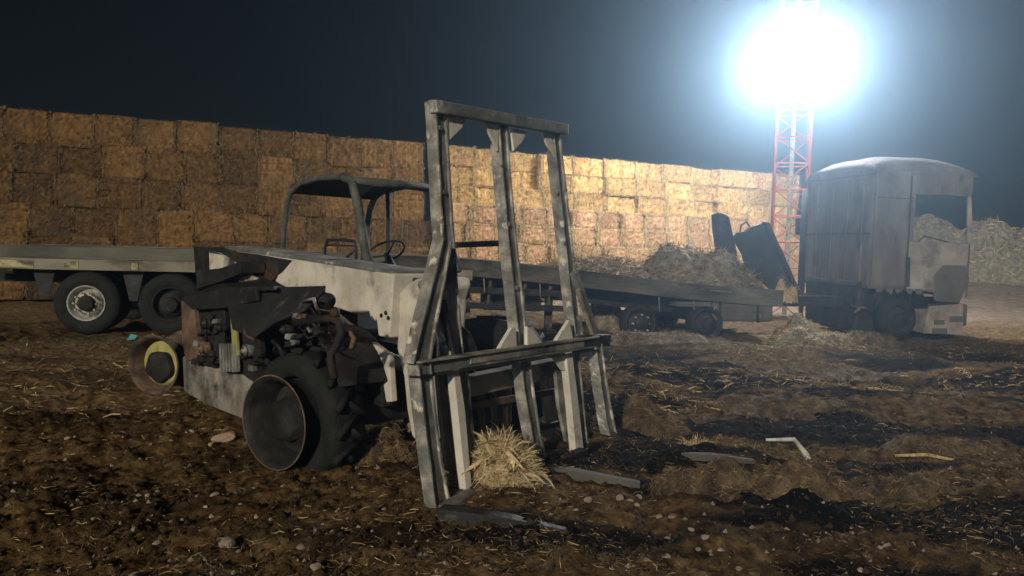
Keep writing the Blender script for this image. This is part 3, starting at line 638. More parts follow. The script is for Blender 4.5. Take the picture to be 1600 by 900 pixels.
# engine bay
MB().box(MW(.12, -.62, .86), FW*1.25, LF*.42, UP*.55).build('engine_block', 'soot', th, bevel=.03, jit=.02)
plate('bay_corner_post', [(283, 470), (300, 462), (304, 500), (312, 560), (290, 565), (284, 530)], -1.02, .10, 'rust')
plate('bay_panel', [(304, 478), (330, 468), (336, 520), (334, 575), (316, 572), (306, 530)], -.98, .06, 'soot', jit=.008)
plate('bay_upright', [(329, 470), (350, 470), (352, 520), (344, 566), (334, 568), (333, 520)], -1.0, .07, 'char_sheet', jit=.008)
plate('bay_back_panel', [(350, 480), (400, 470), (408, 560), (396, 580), (352, 560)], -.82, .05, 'rust')
plate('yellow_strut', [(359, 496), (366, 496), (371, 556), (363, 556)], -1.04, .03, 'yellow')
rd = plate('radiator', [(341, 537), (369, 534), (371, 583), (343, 580)], -1.02, .12, 'soot')
for k in range(6): plate('radiator_fin', [(342+k*4.7, 537), (344.2+k*4.7, 537), (346+k*4.7, 581), (343.6+k*4.7, 581)], -1.045, .03, 'steel', rd, bevel=0)
plate('front_bay_panel', [(371, 520), (402, 520), (408, 560), (404, 604), (374, 583)], -.98, .05, 'char_sheet', jit=.006)
# hood sheets: flat top, crumpled side flap, exhaust box
hd = MB().prism([mp(283, 466, -1.06), mp(352, 449, -1.06), mp(428, 447, -1.06), mp(447, 448, -.75), mp(408, 431, -.42), mp(350, 440, -.42)], -UP*.03).build('hood_top', 'char_sheet', th, bevel=.006)
plate('hood_edge', [(282, 466), (352, 449), (398, 448), (402, 470), (352, 482), (300, 484)], -1.065, .03, 'char_sheet', jit=.005)
plate('hood_side_flap', [(362, 515, -1.10), (356, 480, -1.08), (395, 461, -1.0), (430, 449, -.98), (506, 447, -.92), (504, 456, -.95), (475, 486, -1.0), (430, 505, -1.08), (396, 528, -1.12)], 0, .02, 'char_sheet', jit=.004)
MB().lathe(mp(408, 455, -1.0), UP, [(.0, .001), (.0, .085), (.035, .08), (.02, .001)], 20).build('filler_ring', 'soot', hd)
mtube('exhaust_pipe', [(470, 470, -.8), (495, 466, -.86), (513, 470, -.9)], 0, .055, 'soot', n=14)
mtube('filler_cap', [(390, 457, -1.0), (396, 457, -1.02)], 0, .022, 'yellow')
plate('duct_box', [(305, 424), (340, 421), (374, 410), (376, 428), (345, 441), (306, 452)], -.62, .25, 'char_sheet', jit=.01)
plate('fan_shroud', [(372, 440), (378, 430), (387, 428), (404, 437), (400, 448), (376, 450)], -.50, .04, 'ash')
# rear post of the boom
plate('boom_rear_post', [(302, 385), (318, 387), (319, 430), (305, 430)], -.36, .16, 'soot')
plate('boom_rear_cheek', [(318, 391), (340, 395), (360, 404), (378, 416), (350, 419), (318, 424)], -.30, .05, 'ash')
plate('boom_top_strap', [(318, 386), (345, 386), (380, 398), (430, 432), (424, 440), (378, 416), (345, 395), (318, 391)], -.38, .10, 'soot')
# boom: sooty top, pale ash side
bo = plate('boom', [(345, 387), (400, 393), (470, 404), (540, 415), (600, 425), (585, 502), (540, 486), (490, 470), (440, 446), (405, 425)], -.35, .36, 'ash', bevel=.015)
plate('boom_top_plate', [(352, 384), (400, 389), (470, 400), (540, 411), (613, 424), (613, 429), (540, 417), (470, 406), (400, 396), (350, 390)], -.365, .39, 'steel', bo, bevel=.004)
plate('boom_head', [(585, 424), (615, 428), (612, 470), (608, 528), (591, 525), (588, 500), (583, 480)], -.375, .41, 'ash', bevel=.012)
plate('boom_soot_patch', [(352, 391), (400, 397), (455, 407), (440, 425), (425, 436), (405, 424), (380, 405)], -.362, .02, 'char_sheet', bo, jit=.003)
for (px, py) in ((596, 493), (603, 489), (607, 497)): MB().lathe(mp(px, py, -.377), -LF, [(0, .018), (.006, .016), (.006, .001)], 10).build('bolt', 'soot', bo)
# lower links
plate('lift_link', [(490, 482), (519, 487), (560, 520), (607, 554), (612, 628), (603, 628), (596, 580), (560, 545), (531, 516)], -.46, .05, 'ash', jit=.004)
plate('lift_cylinder_guard', [(519, 498), (535, 520), (531, 552), (512, 555), (510, 520)], -.55, .04, 'ash_dirty')
mtube('lift_cylinder', [(470, 520, -.30), (560, 540, -.25), (640, 575, -.2)], 0, .055, 'steel', n=14)
plate('cross_plate', [(560, 560), (640, 550), (645, 590), (600, 610)], -.15, .06, 'soot')
# boom nose reaching down to the fork frame
plate('boom_nose', [(620, 462), (632, 445), (650, 433), (668, 432), (672, 448), (664, 470), (662, 520), (656, 560), (650, 600), (652, 650), (658, 692), (642, 684), (634, 640), (628, 590), (618, 545), (622, 500)], -.30, .40, 'ash', bevel=.03, jit=.006)
plate('nose_arm', [(600, 430), (668, 436), (672, 452), (604, 450)], -.2, .3, 'char_sheet')
mtube('nose_pin', [(660, 445, -.4), (690, 440, .25)], 0, .035, 'steel')
plate('hitch_plate', [(616, 560), (655, 552), (660, 690), (640, 690), (622, 640)], -.05, .08, 'tan_steel', jit=.01)
# front mudguard and hand rails
gx = []
for k in range(13):
    a = math.radians(25+k*11.5); gx.append((math.cos(a), math.sin(a)))
ctr = mp(470, 640, -.85)
mg = MB().prism([ctr+FW*c*.62+UP*(s*.62) for c, s in gx]+[ctr+FW*c*.60+UP*(s*.60) for c, s in reversed(gx)], LF*.45).build('front_mudguard', 'soot', th)
plate('mudguard_liner', [(402, 500), (440, 498), (505, 500), (528, 540), (520, 600), (480, 560), (440, 540), (404, 560)], -.66, .04, 'soot', jit=.01)
mtube('hose_rail', [(462, 505), (490, 500), (520, 497), (530, 503), (534, 518), (526, 540), (517, 553), (519, 575), (523, 592)], -1.02, .028, 'soot')
mtube('rail_stub', [(524, 496), (523, 482)], -1.02, .032, 'soot')
mtube('short_hook', [(532, 528), (548, 520), (553, 528), (549, 545)], -.95, .018, 'rust')
random.seed(21)
for k in range(26):       # burnt hoses and cables in the bay
    px, py = random.uniform(300, 500), random.uniform(465, 545); q = random.uniform(-1.0, -.85)
    mtube('burnt_hose', [(px, py, q), (px+random.uniform(5, 20), py+random.uniform(-5, 18), q-.05), (px+random.uniform(15, 45), py+random.uniform(0, 35), q+.05)], 0, random.uniform(.008, .02), random.choice(['soot', 'char_sheet', 'rust', 'steel']))
for k in range(26):
    px, py = random.choice(((random.uniform(296, 345), random.uniform(470, 562)), (random.uniform(372, 400), random.uniform(525, 575)), (random.uniform(440, 515), random.uniform(478, 535))))
    plate('engine_fitting', [(px, py), (px+random.uniform(6, 12), py+1), (px+random.uniform(6, 11), py+random.uniform(6, 12)), (px-1, py+9)], -1.03, .05, random.choice(['rust', 'char_sheet', 'soot', 'char_sheet', 'steel']), jit=.006)
for (px, py, r_, q_) in ((322, 505, .055, -1.04), (346, 512, .04, -1.06), (386, 548, .05, -1.03), (318, 545, .045, -1.05), (470, 497, .05, -.98), (446, 515, .04, -1.0)):
    c_ = mp(px, py, q_); MB().lathe(c_, -LF, [(-.05, r_*.8), (0, r_), (.012, r_*.72), (.024, r_), (.03, r_*.35), (.045, r_*.3), (.045, .001)], 18).build('pulley', random.choice(['rust', 'char_sheet', 'steel']), th, True)
for k in range(5): mtube('manifold_pipe', [(410+k*11, 512-k*2, -.9), (414+k*11, 500-k*2, -1.02), (420+k*11, 494-k*2, -.95)], 0, .018, 'rust')
# cab: bent frame, roof sheet, seat and steering wheel
YN, YF = .12, 1.12
def frame_tube(name, pts, r=.035): return MB().tube(pts, r, 8).build(name, 'frame_grey', th, True)
near = [(441, 404), (444, 360), (449, 320), (456, 298), (470, 286), (500, 278), (535, 276), (550, 283), (557, 310), (564, 350), (571, 390), (579, 425)]
n1 = [mp(a, b, YN) for a, b in near]
frame_tube('cab_side_frame', n1[:7], .030); frame_tube('cab_front_post', n1[6:], .042)
far = [p+LF*(YF-YN) for p in n1]
frame_tube('cab_side_frame', far[:7], .036); frame_tube('cab_front_post', far[6:], .04)
frame_tube('cab_front_header', [n1[7], (n1[7]+far[7])/2+UP*.015, far[7]], .042)
frame_tube('cab_rear_header', [n1[4], far[4]], .03)
rp = [V(p)+UP*.0 for p in n1[3:8]]
MB().prism(rp+[p-UP*.03 for p in reversed(rp)], LF*(YF-YN)).build('cab_roof', 'soot', th)
MB().prism([n1[7]+UP*.0, n1[8]+UP*0, n1[7]+LF*.22-UP*.03], FW*.03).build('roof_gusset', 'soot', th)
MB().tube([mp(606, 292, .9), mp(607, 345, .9), mp(606, 420, .9)], [.03, .022, .022], 8).build('cab_rear_post', 'char_sheet', th)
MB().box(MW(-.2, .62, .78), FW*1.5, LF*1.0, UP*.10).build('cab_floor', 'soot', th, bevel=.02)
MB().box(MW(-.25, .14, 1.02), FW*1.3, LF*.04, UP*.45).build('cab_side_sill', 'char_sheet', th, bevel=.01)
sq = .55
mtube('seat_frame', [(507, 412), (508, 385), (512, 375), (535, 375), (555, 377), (557, 385), (556, 410)], sq, .016, 'char_sheet')
mtube('seat_bar', [(509, 383), (556, 384)], sq, .010, 'char_sheet'); mtube('seat_strut', [(530, 412), (556, 390)], sq, .014, 'char_sheet')
MB().box(mp(535, 418, sq), FW*.5, LF*.45, UP*.08).build('seat_pan', 'soot', th, bevel=.02, jit=.01)
sc = mp(603, 394, .60); sn = (UP*.8-FW*.6).normalized(); sa_ = sn.cross(LF).normalized()
sw = MB().tube([sc+(LF*math.cos(t)+sa_*math.sin(t))*.19 for t in [2*math.pi*k/28 for k in range(29)]], .011, 6).build('steering_wheel', 'soot', th, True)
for k in range(3):
    t = 2*math.pi*k/3+.5; MB().tube([sc-sn*.04, sc+(LF*math.cos(t)+sa_*math.sin(t))*.19], .009, 6).build('spoke', 'soot', sw)
MB().tube([sc-sn*.02, sc-sn*.2, sc-sn*.55-UP*.05], [.03, .05, .06], 10).build('steering_column', 'char_sheet', th, True)

# ================================================================== BALE FORK FRAME held by the boom
KL, KR = on_z(687, 802), on_z(957, 693)
kd = (KR-KL).normalized(); kf = V((kd.y, -kd.x, 0))          # kf: fork direction, towards the tips
lean = math.radians(2.0); kup = (UP*math.cos(lean)-kf*math.sin(lean)).normalized(); kn = kd.cross(kup)
if kn.dot(kf) < 0: kn = -kn
ff = thing('bale_fork_frame', (KL+KR)/2, 'tall scorched steel bale fork frame with three uprights on the boom tip', 'bale fork')
def kp(px, py, back=0): return on_plane(px, py, KL-kn*back, kn)
def kpost(name, p, q, wd, dp, mt, back=0, bevel=.008, parent=ff):
    a, b = kp(*p, back), kp(*q, back); d = (b-a).normalized(); sd = d.cross(kn).normalized()
    return MB().beam(a, b, sd*wd, kn*dp).build(name, mt, parent, bevel=bevel, jit=.004)
def kplate(name, pts, back, thick, mt, parent=ff, bevel=.004, jit=0):
    return MB().prism([kp(a, b, back) for a, b in pts], -kn*thick).build(name, mt, parent, bevel=bevel, jit=jit)
# back rest
def bent(name, pts, wds, back, dp, mt):
    L_, R_ = [], []
    pts2, wd2 = [pts[0]], [wds[0]]
    for i in range(len(pts)-1):
        for k in (1/3, 2/3, 1): pts2.append((pts[i][0]*(1-k)+pts[i+1][0]*k, pts[i][1]*(1-k)+pts[i+1][1]*k)); wd2.append(wds[i]*(1-k)+wds[i+1]*k)
    pts, wds = pts2, wd2
    P = [kp(a, b, back) for a, b in pts]
    for i, p in enumerate(P):
        d = (P[min(i+1, len(P)-1)]-P[max(i-1, 0)]).normalized(); sd = d.cross(kn).normalized(); ww = wds[i]/2
        L_.append(p-sd*ww); R_.append(p+sd*ww)
    n = len(P); mb = MB(); vs = []
    for i in range(n): vs += [L_[i], R_[i], R_[i]-kn*dp, L_[i]-kn*dp]
    for side, sg in ((L_, -1), (R_, 1)):       # added raised edge strips; paler flaking colour stands in for edge highlights
        eb_ = MB(); ev = []
        for i in range(n):
            d = (P[min(i+1, n-1)]-P[max(i-1, 0)]).normalized(); sd = d.cross(kn).normalized(); q_ = side[i]; k_ = .012+.006*float(vn(i*.9+q_.x*3, q_.z*4, 3))
            ev += [q_+sd*sg*.004+kn*.016, q_-sd*sg*k_+kn*.016, q_-sd*sg*k_-kn*(dp+.012), q_+sd*sg*.004-kn*(dp+.012)]
        eb_.add(ev, [(4*i+j, 4*i+(j+1) % 4, 4*i+4+(j+1) % 4, 4*i+4+j) for i in range(n-1) for j in range(4)]+[(3, 2, 1, 0), tuple(4*(n-1)+j for j in range(4))])
        eb_.build('highlight_edge', 'flake_highlight', ff, bevel=.003, jit=.0015)
    fs = [(4*i+j, 4*i+(j+1) % 4, 4*i+4+(j+1) % 4, 4*i+4+j) for i in range(n-1) for j in range(4)]+[(3, 2, 1, 0), tuple(4*(n-1)+j for j in range(4))]
    return mb.add(vs, fs).build(name, mt, ff, bevel=.010, jit=.0025)
bent('backrest_post', [(686, 158), (691, 250), (697, 350), (704, 450), (712, 560)], [.095, .10, .105, .11, .12], .07, .06, 'steel')
bent('backrest_post', [(783, 185), (790, 280), (799, 380), (809, 470), (819, 560)], [.085, .09, .095, .10, .105], .07, .06, 'steel')
bent('backrest_post', [(867, 200), (877, 290), (889, 400), (897, 470), (906, 545)], [.085, .09, .10, .105, .11], .07, .06, 'steel')
kpost('top_beam', (676, 166), (882, 203), .075, .07, 'steel', .06)
for tri in (((700, 181), (729, 184), (722, 200), (704, 218)), ((757, 191), (779, 195), (779, 236), (768, 215)), ((798, 199), (824, 205), (816, 222), (803, 236)), ((848, 207), (862, 210), (868, 246), (856, 228))):
    kplate('top_gusset', tri, .062, .02, 'ash_lit')
# lower frame
kpost('main_beam', (647, 577), (930, 535), .07, .05, 'steel', .01)
kpost('beam_flange', (648, 566), (930, 526), .014, .09, 'ash_dirty', 0)
kpost('beam_flange', (648, 589), (930, 546), .014, .09, 'char_sheet', 0)
kpost('beam_face', (735, 563), (912, 537), .05, .012, 'ash_dirty', -.02)
bent('side_stanchion', [(661, 568), (668, 640), (678, 720), (692, 806)], [.11, .105, .105, .13], -.01, .06, 'steel')
bent('lower_post', [(716, 562), (724, 640), (732, 705), (740, 772)], [.12, .12, .115, .11], .05, .06, 'tan_steel')
bent('lower_post', [(818, 555), (826, 620), (836, 680), (847, 728)], [.11, .11, .105, .10], .05, .06, 'steel')
bent('lower_post', [(895, 525), (901, 600), (906, 660), (911, 712)], [.12, .125, .13, .13], .05, .06, 'steel')
bent('side_stanchion', [(934, 540), (942, 600), (950, 650), (960, 698)], [.10, .10, .105, .11], -.01, .06, 'steel')
kplate('lit_edge_plate', [(707, 566), (716, 566), (727, 640), (738, 768), (728, 766), (716, 650)], -.012, .06, 'ash_lit')  # pale plates paint the lit side of these posts
kplate('lit_edge_plate', [(884, 548), (893, 540), (903, 620), (912, 700), (900, 706), (893, 630)], -.012, .06, 'ash_lit')
kplate('inner_panel', [(684, 585), (712, 578), (722, 650), (730, 752), (700, 735), (690, 660)], .12, .03, 'tan_steel')
kplate('base_gusset', [(780, 545), (800, 512), (806, 512), (808, 545)], .01, .03, 'ash_lit'); kplate('base_gusset', [(824, 543), (824, 510), (832, 514), (850, 540)], .01, .03, 'ash_lit')
kplate('base_gusset', [(866, 537), (890, 500), (897, 535)], .01, .03, 'ash_lit'); kplate('base_gusset', [(864, 556), (894, 548), (896, 588), (880, 578)], .01, .03, 'ash_lit')
kplate('stay_plate', [(868, 570), (895, 585), (900, 700), (885, 690), (873, 630)], .10, .03, 'ash_dirty')
kpost('second_beam', (728, 603), (885, 570), .14, .10, 'tan_steel', .22)
bent('left_brace', [(697, 375), (686, 430), (668, 510), (656, 572)], [.08, .10, .12, .14], .0, .06, 'steel')
kpost('left_strut', (690, 470), (712, 562), .05, .05, 'char_sheet', .05)
kplate('foot_web', [(712, 500), (735, 520), (752, 560), (712, 566)], .09, .02, 'char_sheet')
kpost('right_brace', (896, 425), (932, 528), .06, .05, 'steel', .03); kpost('right_strut', (903, 452), (926, 525), .03, .03, 'tan_steel', .0)
kpost('right_bracket', (905, 533), (948, 531), .10, .08, 'char_sheet', .02)
kpost('rear_arm', (710, 382), (785, 380), .04, .04, 'soot', .35)
kplate('hitch_block', [(725, 612), (765, 605), (770, 690), (735, 690)], .30, .12, 'char_sheet'); kplate('hitch_lug', [(775, 610), (800, 602), (800, 660), (785, 680), (770, 650)], .32, .05, 'tan_steel'); kplate('hitch_lug', [(850, 590), (868, 585), (880, 650), (858, 660)], .32, .05, 'tan_steel')
MB().tube([kp(860, 600, .45), kp(862, 640, .45)], .13, 16).build('hitch_pin', 'soot', ff)
MB().beam(kp(660, 560, .05), MW(1.75, -.05, kp(660, 560, .05).z-.02), LF*.2, UP*.14).build('hitch_arm', 'char_sheet', ff)
random.seed(44)
for (px, py) in ((687, 200), (692, 300), (786, 260), (795, 350), (872, 300), (884, 380), (668, 640), (826, 640), (903, 620), (720, 620), (700, 420), (806, 450)):
    c = kp(px+random.uniform(-3, 3), py, .065); MB().lathe(c, kn, [(0, .016), (.012, .015), (.012, .001)], 8).build('bolt', random.choice(['ash_dirty', 'rust', 'steel']), ff)
kpost('cross_bar', (700, 640), (885, 608), .05, .04, 'rust', .26)
kpost('cross_bar', (712, 700), (900, 655), .045, .04, 'char_sheet', .28)
for (px, py, qx, qy) in ((748, 590, 752, 690), (782, 585, 790, 700), (852, 575, 862, 690)):
    kpost('rear_upright', (px, py), (qx, qy), .06, .05, random.choice(['tan_steel', 'rust']), .30)
for k, (x0, y0, x1, y1) in enumerate(((664, 440, 735, 640), (700, 470, 770, 620))):      # charred hydraulic hoses
    a_, b_ = kp(x0, y0, .2), kp(x1, y1, .3); m_ = (a_+b_)/2-UP*.12; MB().tube([a_, a_*.6+m_*.4, m_, b_*.6+m_*.4, b_], .014, 6).build('charred_hose', 'soot', ff, True)
# tines
def tine(pts, wds, hts, mt='steel', name='tine'):
    P = [on_z(a, b, z) for a, b, z in pts]; n = len(P); mb = MB(); vs = []
    for i, p in enumerate(P):
        d = (P[min(i+1, n-1)]-P[max(i-1, 0)]).normalized(); sd = d.cross(UP).normalized()*wds[i]/2; uu = UP*hts[i]/2
        vs += [p-sd-uu, p+sd-uu, p+sd+uu, p-sd+uu]
    fs = [(4*i+j, 4*i+(j+1) % 4, 4*i+4+(j+1) % 4, 4*i+4+j) for i in range(n-1) for j in range(4)]+[(3, 2, 1, 0), tuple(4*(n-1)+j for j in range(4))]
    mb.add(vs, fs).build(name, mt, ff, bevel=.006)
tine([(688, 803, .05), (740, 808, .06), (800, 815, .06), (884, 830, .02)], [.10, .10, .09, .05], [.09, .08, .06, .03], 'char_sheet')
tine([(742, 770, .06), (715, 785, .06), (692, 797, .05)], [.09, .09, .08], [.06, .06, .05], 'steel', 'foot_bar')
tine([(846, 735, .05), (900, 742, .07), (1000, 757, .03)], [.10, .10, .06], [.07, .07, .04], 'cab_grey')
tine([(912, 705, .06), (880, 718, .06), (850, 728, .06)], [.08, .08, .08], [.05, .05, .05], 'char_sheet', 'foot_bar')
tine([(1055, 712, .10), (1110, 714, .16), (1178, 721, .12)], [.07, .07, .05], [.05, .05, .03], 'cab_grey')

# ================================================================== LOOSE THINGS ON THE GROUND
def tuft(name, c, r, h, n, label, seed, mt='blade', bl=(.06, .18), bw=(.004, .010)):
    random.seed(seed); root = thing(name, c, label, 'straw clump'); c = V(c)
    mb = MB(); K = 16; vs = [c+UP*h*.75]
    for j in range(1, 6):
        for i in range(K):
            t = 2*math.pi*i/K; q = j/5; k = random.uniform(.8, 1.1)
            vs.append(c+V((math.cos(t)*r*q*k*.8, math.sin(t)*r*q*k*.8, h*.75*(1-q*q)*random.uniform(.85, 1.1)-.03)))
    fs = [(0, 1+i, 1+(i+1) % K) for i in range(K)]+[(1+(j-1)*K+i, 1+j*K+i, 1+j*K+(i+1) % K, 1+(j-1)*K+(i+1) % K) for j in range(1, 5) for i in range(K)]
    mb.add(vs, fs).build('core', 'pale_straw' if mt == 'blade' else 'burnt_straw', root)
    sb = MB()
    for _ in range(int(n*1.8)):
        t = random.random()*6.283; q = math.sqrt(random.random()); zz = h*random.random()*(1-q*q*.8)
        p = c+V((math.cos(t)*r*q, math.sin(t)*r*q, zz+.01)); d = V((math.cos(t)*q+random.gauss(0, .5), math.sin(t)*q+random.gauss(0, .5), random.gauss(.05, .45))).normalized()
        sb.blades(p, d, random.uniform(*bl), random.uniform(*bw))
    tag(sb.build('loose_straw', mt, root), kind='stuff')
heap('straw_clump', gp(787, 772), .21, .20, .26, .9, 'pale_straw', 2600, 'bright pale straw clump caught between the posts of the fork frame', 'straw clump', seed=5, pw=.6, rough=.3, bl=(.08, .30), bw=(.002, .007), n=30, leaves=90, blade='blade_pale')
tuft('straw_clump', gp(712, 770), .10, .16, 90, 'small pale straw tuft at the foot of the fork frame', 6, bl=(.06, .15), bw=(.006, .014))
tuft('straw_clump', gp(1090, 712), .17, .12, 260, 'matted yellowish straw clump over the end of a buried steel bar', 7, bl=(.08, .2))
tuft('straw_clump', gp(905, 690), .14, .28, 140, 'brown straw stuck behind the tall fork post with the pale lit edge', 14, 'blade_dark', bl=(.08, .2))
for (px, py, rx, ry, h, nb, mt_, bd, lb, sd_) in (
    (1165, 706, .42, .28, .24, 1200, 'burnt_straw', 'blade_dark', 'brown straw clump beside the bent white rod', 8),
    (1115, 772, .45, .30, .22, 1100, 'burnt_straw', 'blade_dark', 'dark matted straw in front of the buried steel bar', 9),
    (1250, 780, .45, .32, .22, 900, 'burnt_straw', 'blade_dark', 'low brown straw clump on the black ground below the white rod', 10),
    (1005, 665, .45, .35, .20, 900, 'burnt_straw', 'blade_dark', 'reddish brown straw clump beside the outer post of the fork frame', 13),
    (1215, 632, .9, .4, .12, 500, 'burnt_straw', 'blade_dark', 'flat straw patch on the ash field before the trailer', 15),
    (1450, 690, .6, .3, .10, 500, 'burnt_straw', 'blade_dark', 'thin straw patch around the pale stick on the ash field', 16),
    (1400, 765, .5, .28, .10, 450, 'burnt_straw', 'blade_dark', 'scorched straw patch between the pale stick and the stones', 18),
    (1290, 575, 1.1, .4, .12, 450, 'burnt_straw', 'blade_dark', 'brown straw ridge on the ash field just before the truck', 19),
    (600, 718, .34, .28, .15, 700, 'burnt_straw', 'blade_dark', 'brown stubble tuft behind the half burnt front tyre', 17)):
    heap('straw_clump', gp(px, py), rx, ry, h, .1, mt_, nb, lb, 'straw clump', seed=sd_, blade=bd, bl=(.03, .13), bw=(.003, .009), rough=.7, n=30)
wr = gp(1240, 712)+UP*.06
rod = MB(); rod.tube([wr+V((-.20, .08, .10)), wr+V((0, 0, .13)), wr+V((.05, -.10, .05)), wr+V((.07, -.17, -.01))], [.012, .018, .022, .022], 8)
tag(rod.build('bent_rod', 'white_rod', loc=wr), 'bent white rod poking out of the burnt straw', 'rod')
bk = gp(1450, 705); tag(MB().tube([bk+V((-.25, .05, .02)), bk+V((0, 0, .05)), bk+V((.22, -.06, .02))], [.012, .016, .010], 6).build('stick', 'blade', loc=bk), 'pale straight stick lying alone on the black ash', 'stick')
cy = gp(205, 536); tag(MB().add([cy+V((-.07, 0, .03)), cy+V((.06, -.02, .05)), cy+V((.08, .03, .10)), cy+V((-.03, .05, .12)), cy+V((.02, .06, .03))], [(0, 1, 2, 3), (0, 4, 1), (1, 4, 2), (2, 4, 3), (3, 4, 0)]).build('plastic_scrap', 'cyan', loc=cy), 'small scrap of turquoise plastic behind the yellow wheel', 'plastic scrap')

def rock_mesh(name, seed, mt, sub=2):
    import bmesh
    bm = bmesh.new(); bmesh.ops.create_icosphere(bm, subdivisions=sub, radius=1); rs = random.Random(seed)
    cuts = [(V((rs.gauss(0, 1), rs.gauss(0, 1), rs.gauss(0, 1))).normalized(), rs.uniform(.55, .85)) for _ in range(9)]
    for v_ in bm.verts:
        for n_, d in cuts:
            k = v_.co.dot(n_)
            if k > d: v_.co -= n_*(k-d)
        v_.co += V((rs.gauss(0, .03), rs.gauss(0, .03), rs.gauss(0, .03)))
    me = bpy.data.meshes.new(name); bm.to_mesh(me); bm.free(); me.materials.append(M[mt]); return me
RM = [rock_mesh('stone', 100+i, 'stone') for i in range(6)]
def stone(px, py, dpx, label, group=None, me=None):
    p = gp(px, py); o = bpy.data.objects.new('stone', me or random.choice(RM)); COL.objects.link(o)
    r = dpx/2/F_PX*p.y
    o.scale = (r, r*random.uniform(.7, 1), r*random.uniform(.45, .7)); o.rotation_euler = (random.uniform(-.3, .3), random.uniform(-.3, .3), random.uniform(0, 6.28))
    o.location = p+UP*r*.25; tag(o, label, 'stone', group)
random.seed(4)
o = rock_mesh('pink_rock', 3, 'pink_stone', 3)
stone(350, 672, 40, 'largest rock, pinkish and angular, just in front of the pale side tank', me=o); stone(331, 681, 14, 'pebble touching the large pinkish rock', me=o)
stone(107, 662, 20, 'lone pale stone on bare brown soil, far from the machine')
stone(355, 850, 30, 'broad flat pale stone among dry leaves in front of the pebble patch')
stone(493, 887, 20, 'upright white stone standing apart on the brown soil')
stone(213, 893, 34, 'long flat grey-white slab of stone half sunk in soil'); stone(95, 890, 30, 'wide flat brown-grey stone half sunk in soil')
for (px, py, d) in ((310, 775, 15), (335, 778, 16), (322, 790, 10), (270, 805, 14), (285, 800, 10), (210, 828, 13), (245, 835, 16), (375, 797, 12), (398, 767, 10), (230, 770, 9), (356, 760, 9), (300, 812, 12), (348, 812, 9), (400, 815, 9), (262, 782, 11), (190, 803, 9)):
    stone(px, py, d, 'small pale stone in the pebble patch on the brown soil', 'pebble patch on the soil')
for (px, py, d) in ((918, 803, 18), (968, 793, 16), (985, 790, 12), (998, 783, 15), (995, 795, 12), (1050, 808, 20), (1030, 805, 14), (1080, 830, 12), (1100, 858, 18), (1043, 850, 12), (1090, 870, 12), (1042, 885, 14), (1010, 893, 16), (1155, 885, 14), (1125, 868, 12), (945, 870, 10), (1330, 845, 10), (1375, 862, 12), (1345, 890, 14)):
    stone(px, py, d, 'rounded tan stone on the scorched ground before the fork tines', 'stones before the tines')
for (px, py, d) in ((470, 857, 16), (600, 800, 12), (660, 712, 14), (590, 742, 10), (560, 835, 9), (650, 855, 10), (700, 850, 9), (535, 880, 9), (520, 760, 8), (300, 672, 11), (40, 700, 9), (145, 810, 9), (60, 845, 10), (760, 872, 12), (820, 850, 10)):
    stone(px, py, d, 'scattered small stone on the soil around the bare front wheel', 'stones around the front wheel')

# small litter nobody could count: pebbles, clods, straw
def scatter(n, f): 
    out = []
    while len(out) < n:
        px, py = random.uniform(-120, 1720), 524+random.random()**1.1*390
        out.append(on_z(px, py))
    return out
def lumps(name, n, rmin, rmax, mt, label, cat, flt):
    random.seed(hash(name) % 1000 if False else len(name)); mb = MB()
    for p in scatter(n, None):
        if not flt(p): continue
        r = rmin+(rmax-rmin)*random.random()**3; z = float(gz(p.x, p.y)); c = V((p.x, p.y, z+r*.2))
        sx, sy, sz = [r*random.uniform(.6, 1.1) for _ in range(3)]
        vs = [c+V((sx*random.uniform(.7, 1.1), 0, 0)), c+V((0, sy, 0)), c+V((-sx, 0, 0)), c+V((0, -sy*random.uniform(.7, 1.1), 0)), c+V((random.uniform(-.4, .4)*sx, random.uniform(-.4, .4)*sy, sz)), c-V((0, 0, sz))]
        mb.add(vs, [(0, 1, 4), (1, 2, 4), (2, 3, 4), (3, 0, 4), (1, 0, 5), (2, 1, 5), (3, 2, 5), (0, 3, 5)])
    o = mb.build(name, mt); tag(o, label, cat, kind='stuff')
lumps('pebbles', 2600, .004, .021, 'stone', 'fine pale pebbles scattered over the churned soil', 'pebbles', lambda p: float(vn(p.x*1.3, p.y*1.3, 6)) > -.12)
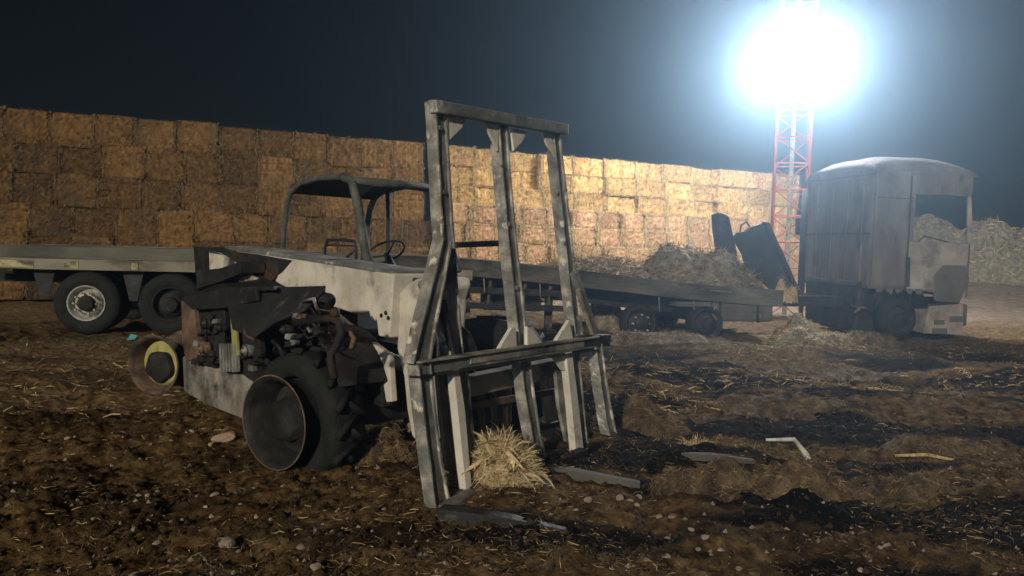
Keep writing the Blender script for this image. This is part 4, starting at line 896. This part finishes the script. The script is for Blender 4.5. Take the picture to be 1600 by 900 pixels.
lumps('soil_clods', 9000, .005, .032, 'clod', 'dark crumbled clods of earth over the whole yard', 'soil clods', lambda p: True)
random.seed(99)
sb = MB(); sb2 = MB()
for p in scatter(15000, None):
    dens = float(vn(p.x*.9+4, p.y*.9, 8))+.6*float(vn(p.x*3, p.y*3, 12))
    if dens < -.02+random.uniform(-.22, .22): continue
    L_ = random.uniform(.015, .07)*(1+.05*p.y); z = float(gz(p.x, p.y))
    d = V((random.gauss(0, 1), random.gauss(0, 1), random.gauss(.05, .22))).normalized()
    (sb if random.random() < .28 else sb2).blades(V((p.x, p.y, z+.012)), d, L_, random.uniform(.002, .006))
for _ in range(9000):
    p = on_z(random.uniform(900, 1700) if random.random() < .75 else random.uniform(-100, 900), random.uniform(528, 640))
    if float(vn(p.x*.7+9, p.y*1.6, 18))+.5*float(vn(p.x*3, p.y*3, 19)) < random.uniform(-.15, .25): continue
    d = V((random.gauss(0, 1), random.gauss(0, .6), random.gauss(.1, .3))).normalized()
    (sb if random.random() < .25 else sb2).blades(V((p.x, p.y, float(gz(p.x, p.y))+.015)), d, random.uniform(.05, .2), random.uniform(.006, .02))
tag(sb.build('straw_litter', 'blade'), 'pale straw bits strewn over the dark soil', 'straw litter', kind='stuff')
tag(sb2.build('scorched_litter', 'blade_dark'), 'scorched brown straw bits strewn over the dark soil', 'straw litter', kind='stuff')

# ================================================================== NIGHT HAZE
hz = MB().box((0, 0, 4.4), V((330, 0, 0)), V((0, 330, 0)), V((0, 0, 13.0)))
ho = hz.build('haze', 'soot'); ho['kind'] = 'stuff'
hm = bpy.data.materials.new('haze'); hm.use_nodes = True; hm.node_tree.nodes.clear()
out = hm.node_tree.nodes.new('ShaderNodeOutputMaterial'); pv = hm.node_tree.nodes.new('ShaderNodeVolumePrincipled')
pv.inputs['Color'].default_value = (.52, .76, 1, 1); pv.inputs['Density'].default_value = HAZE_D; pv.inputs['Anisotropy'].default_value = HAZE_G
hm.node_tree.links.new(pv.outputs[0], out.inputs['Volume']); ho.data.materials[0] = hm
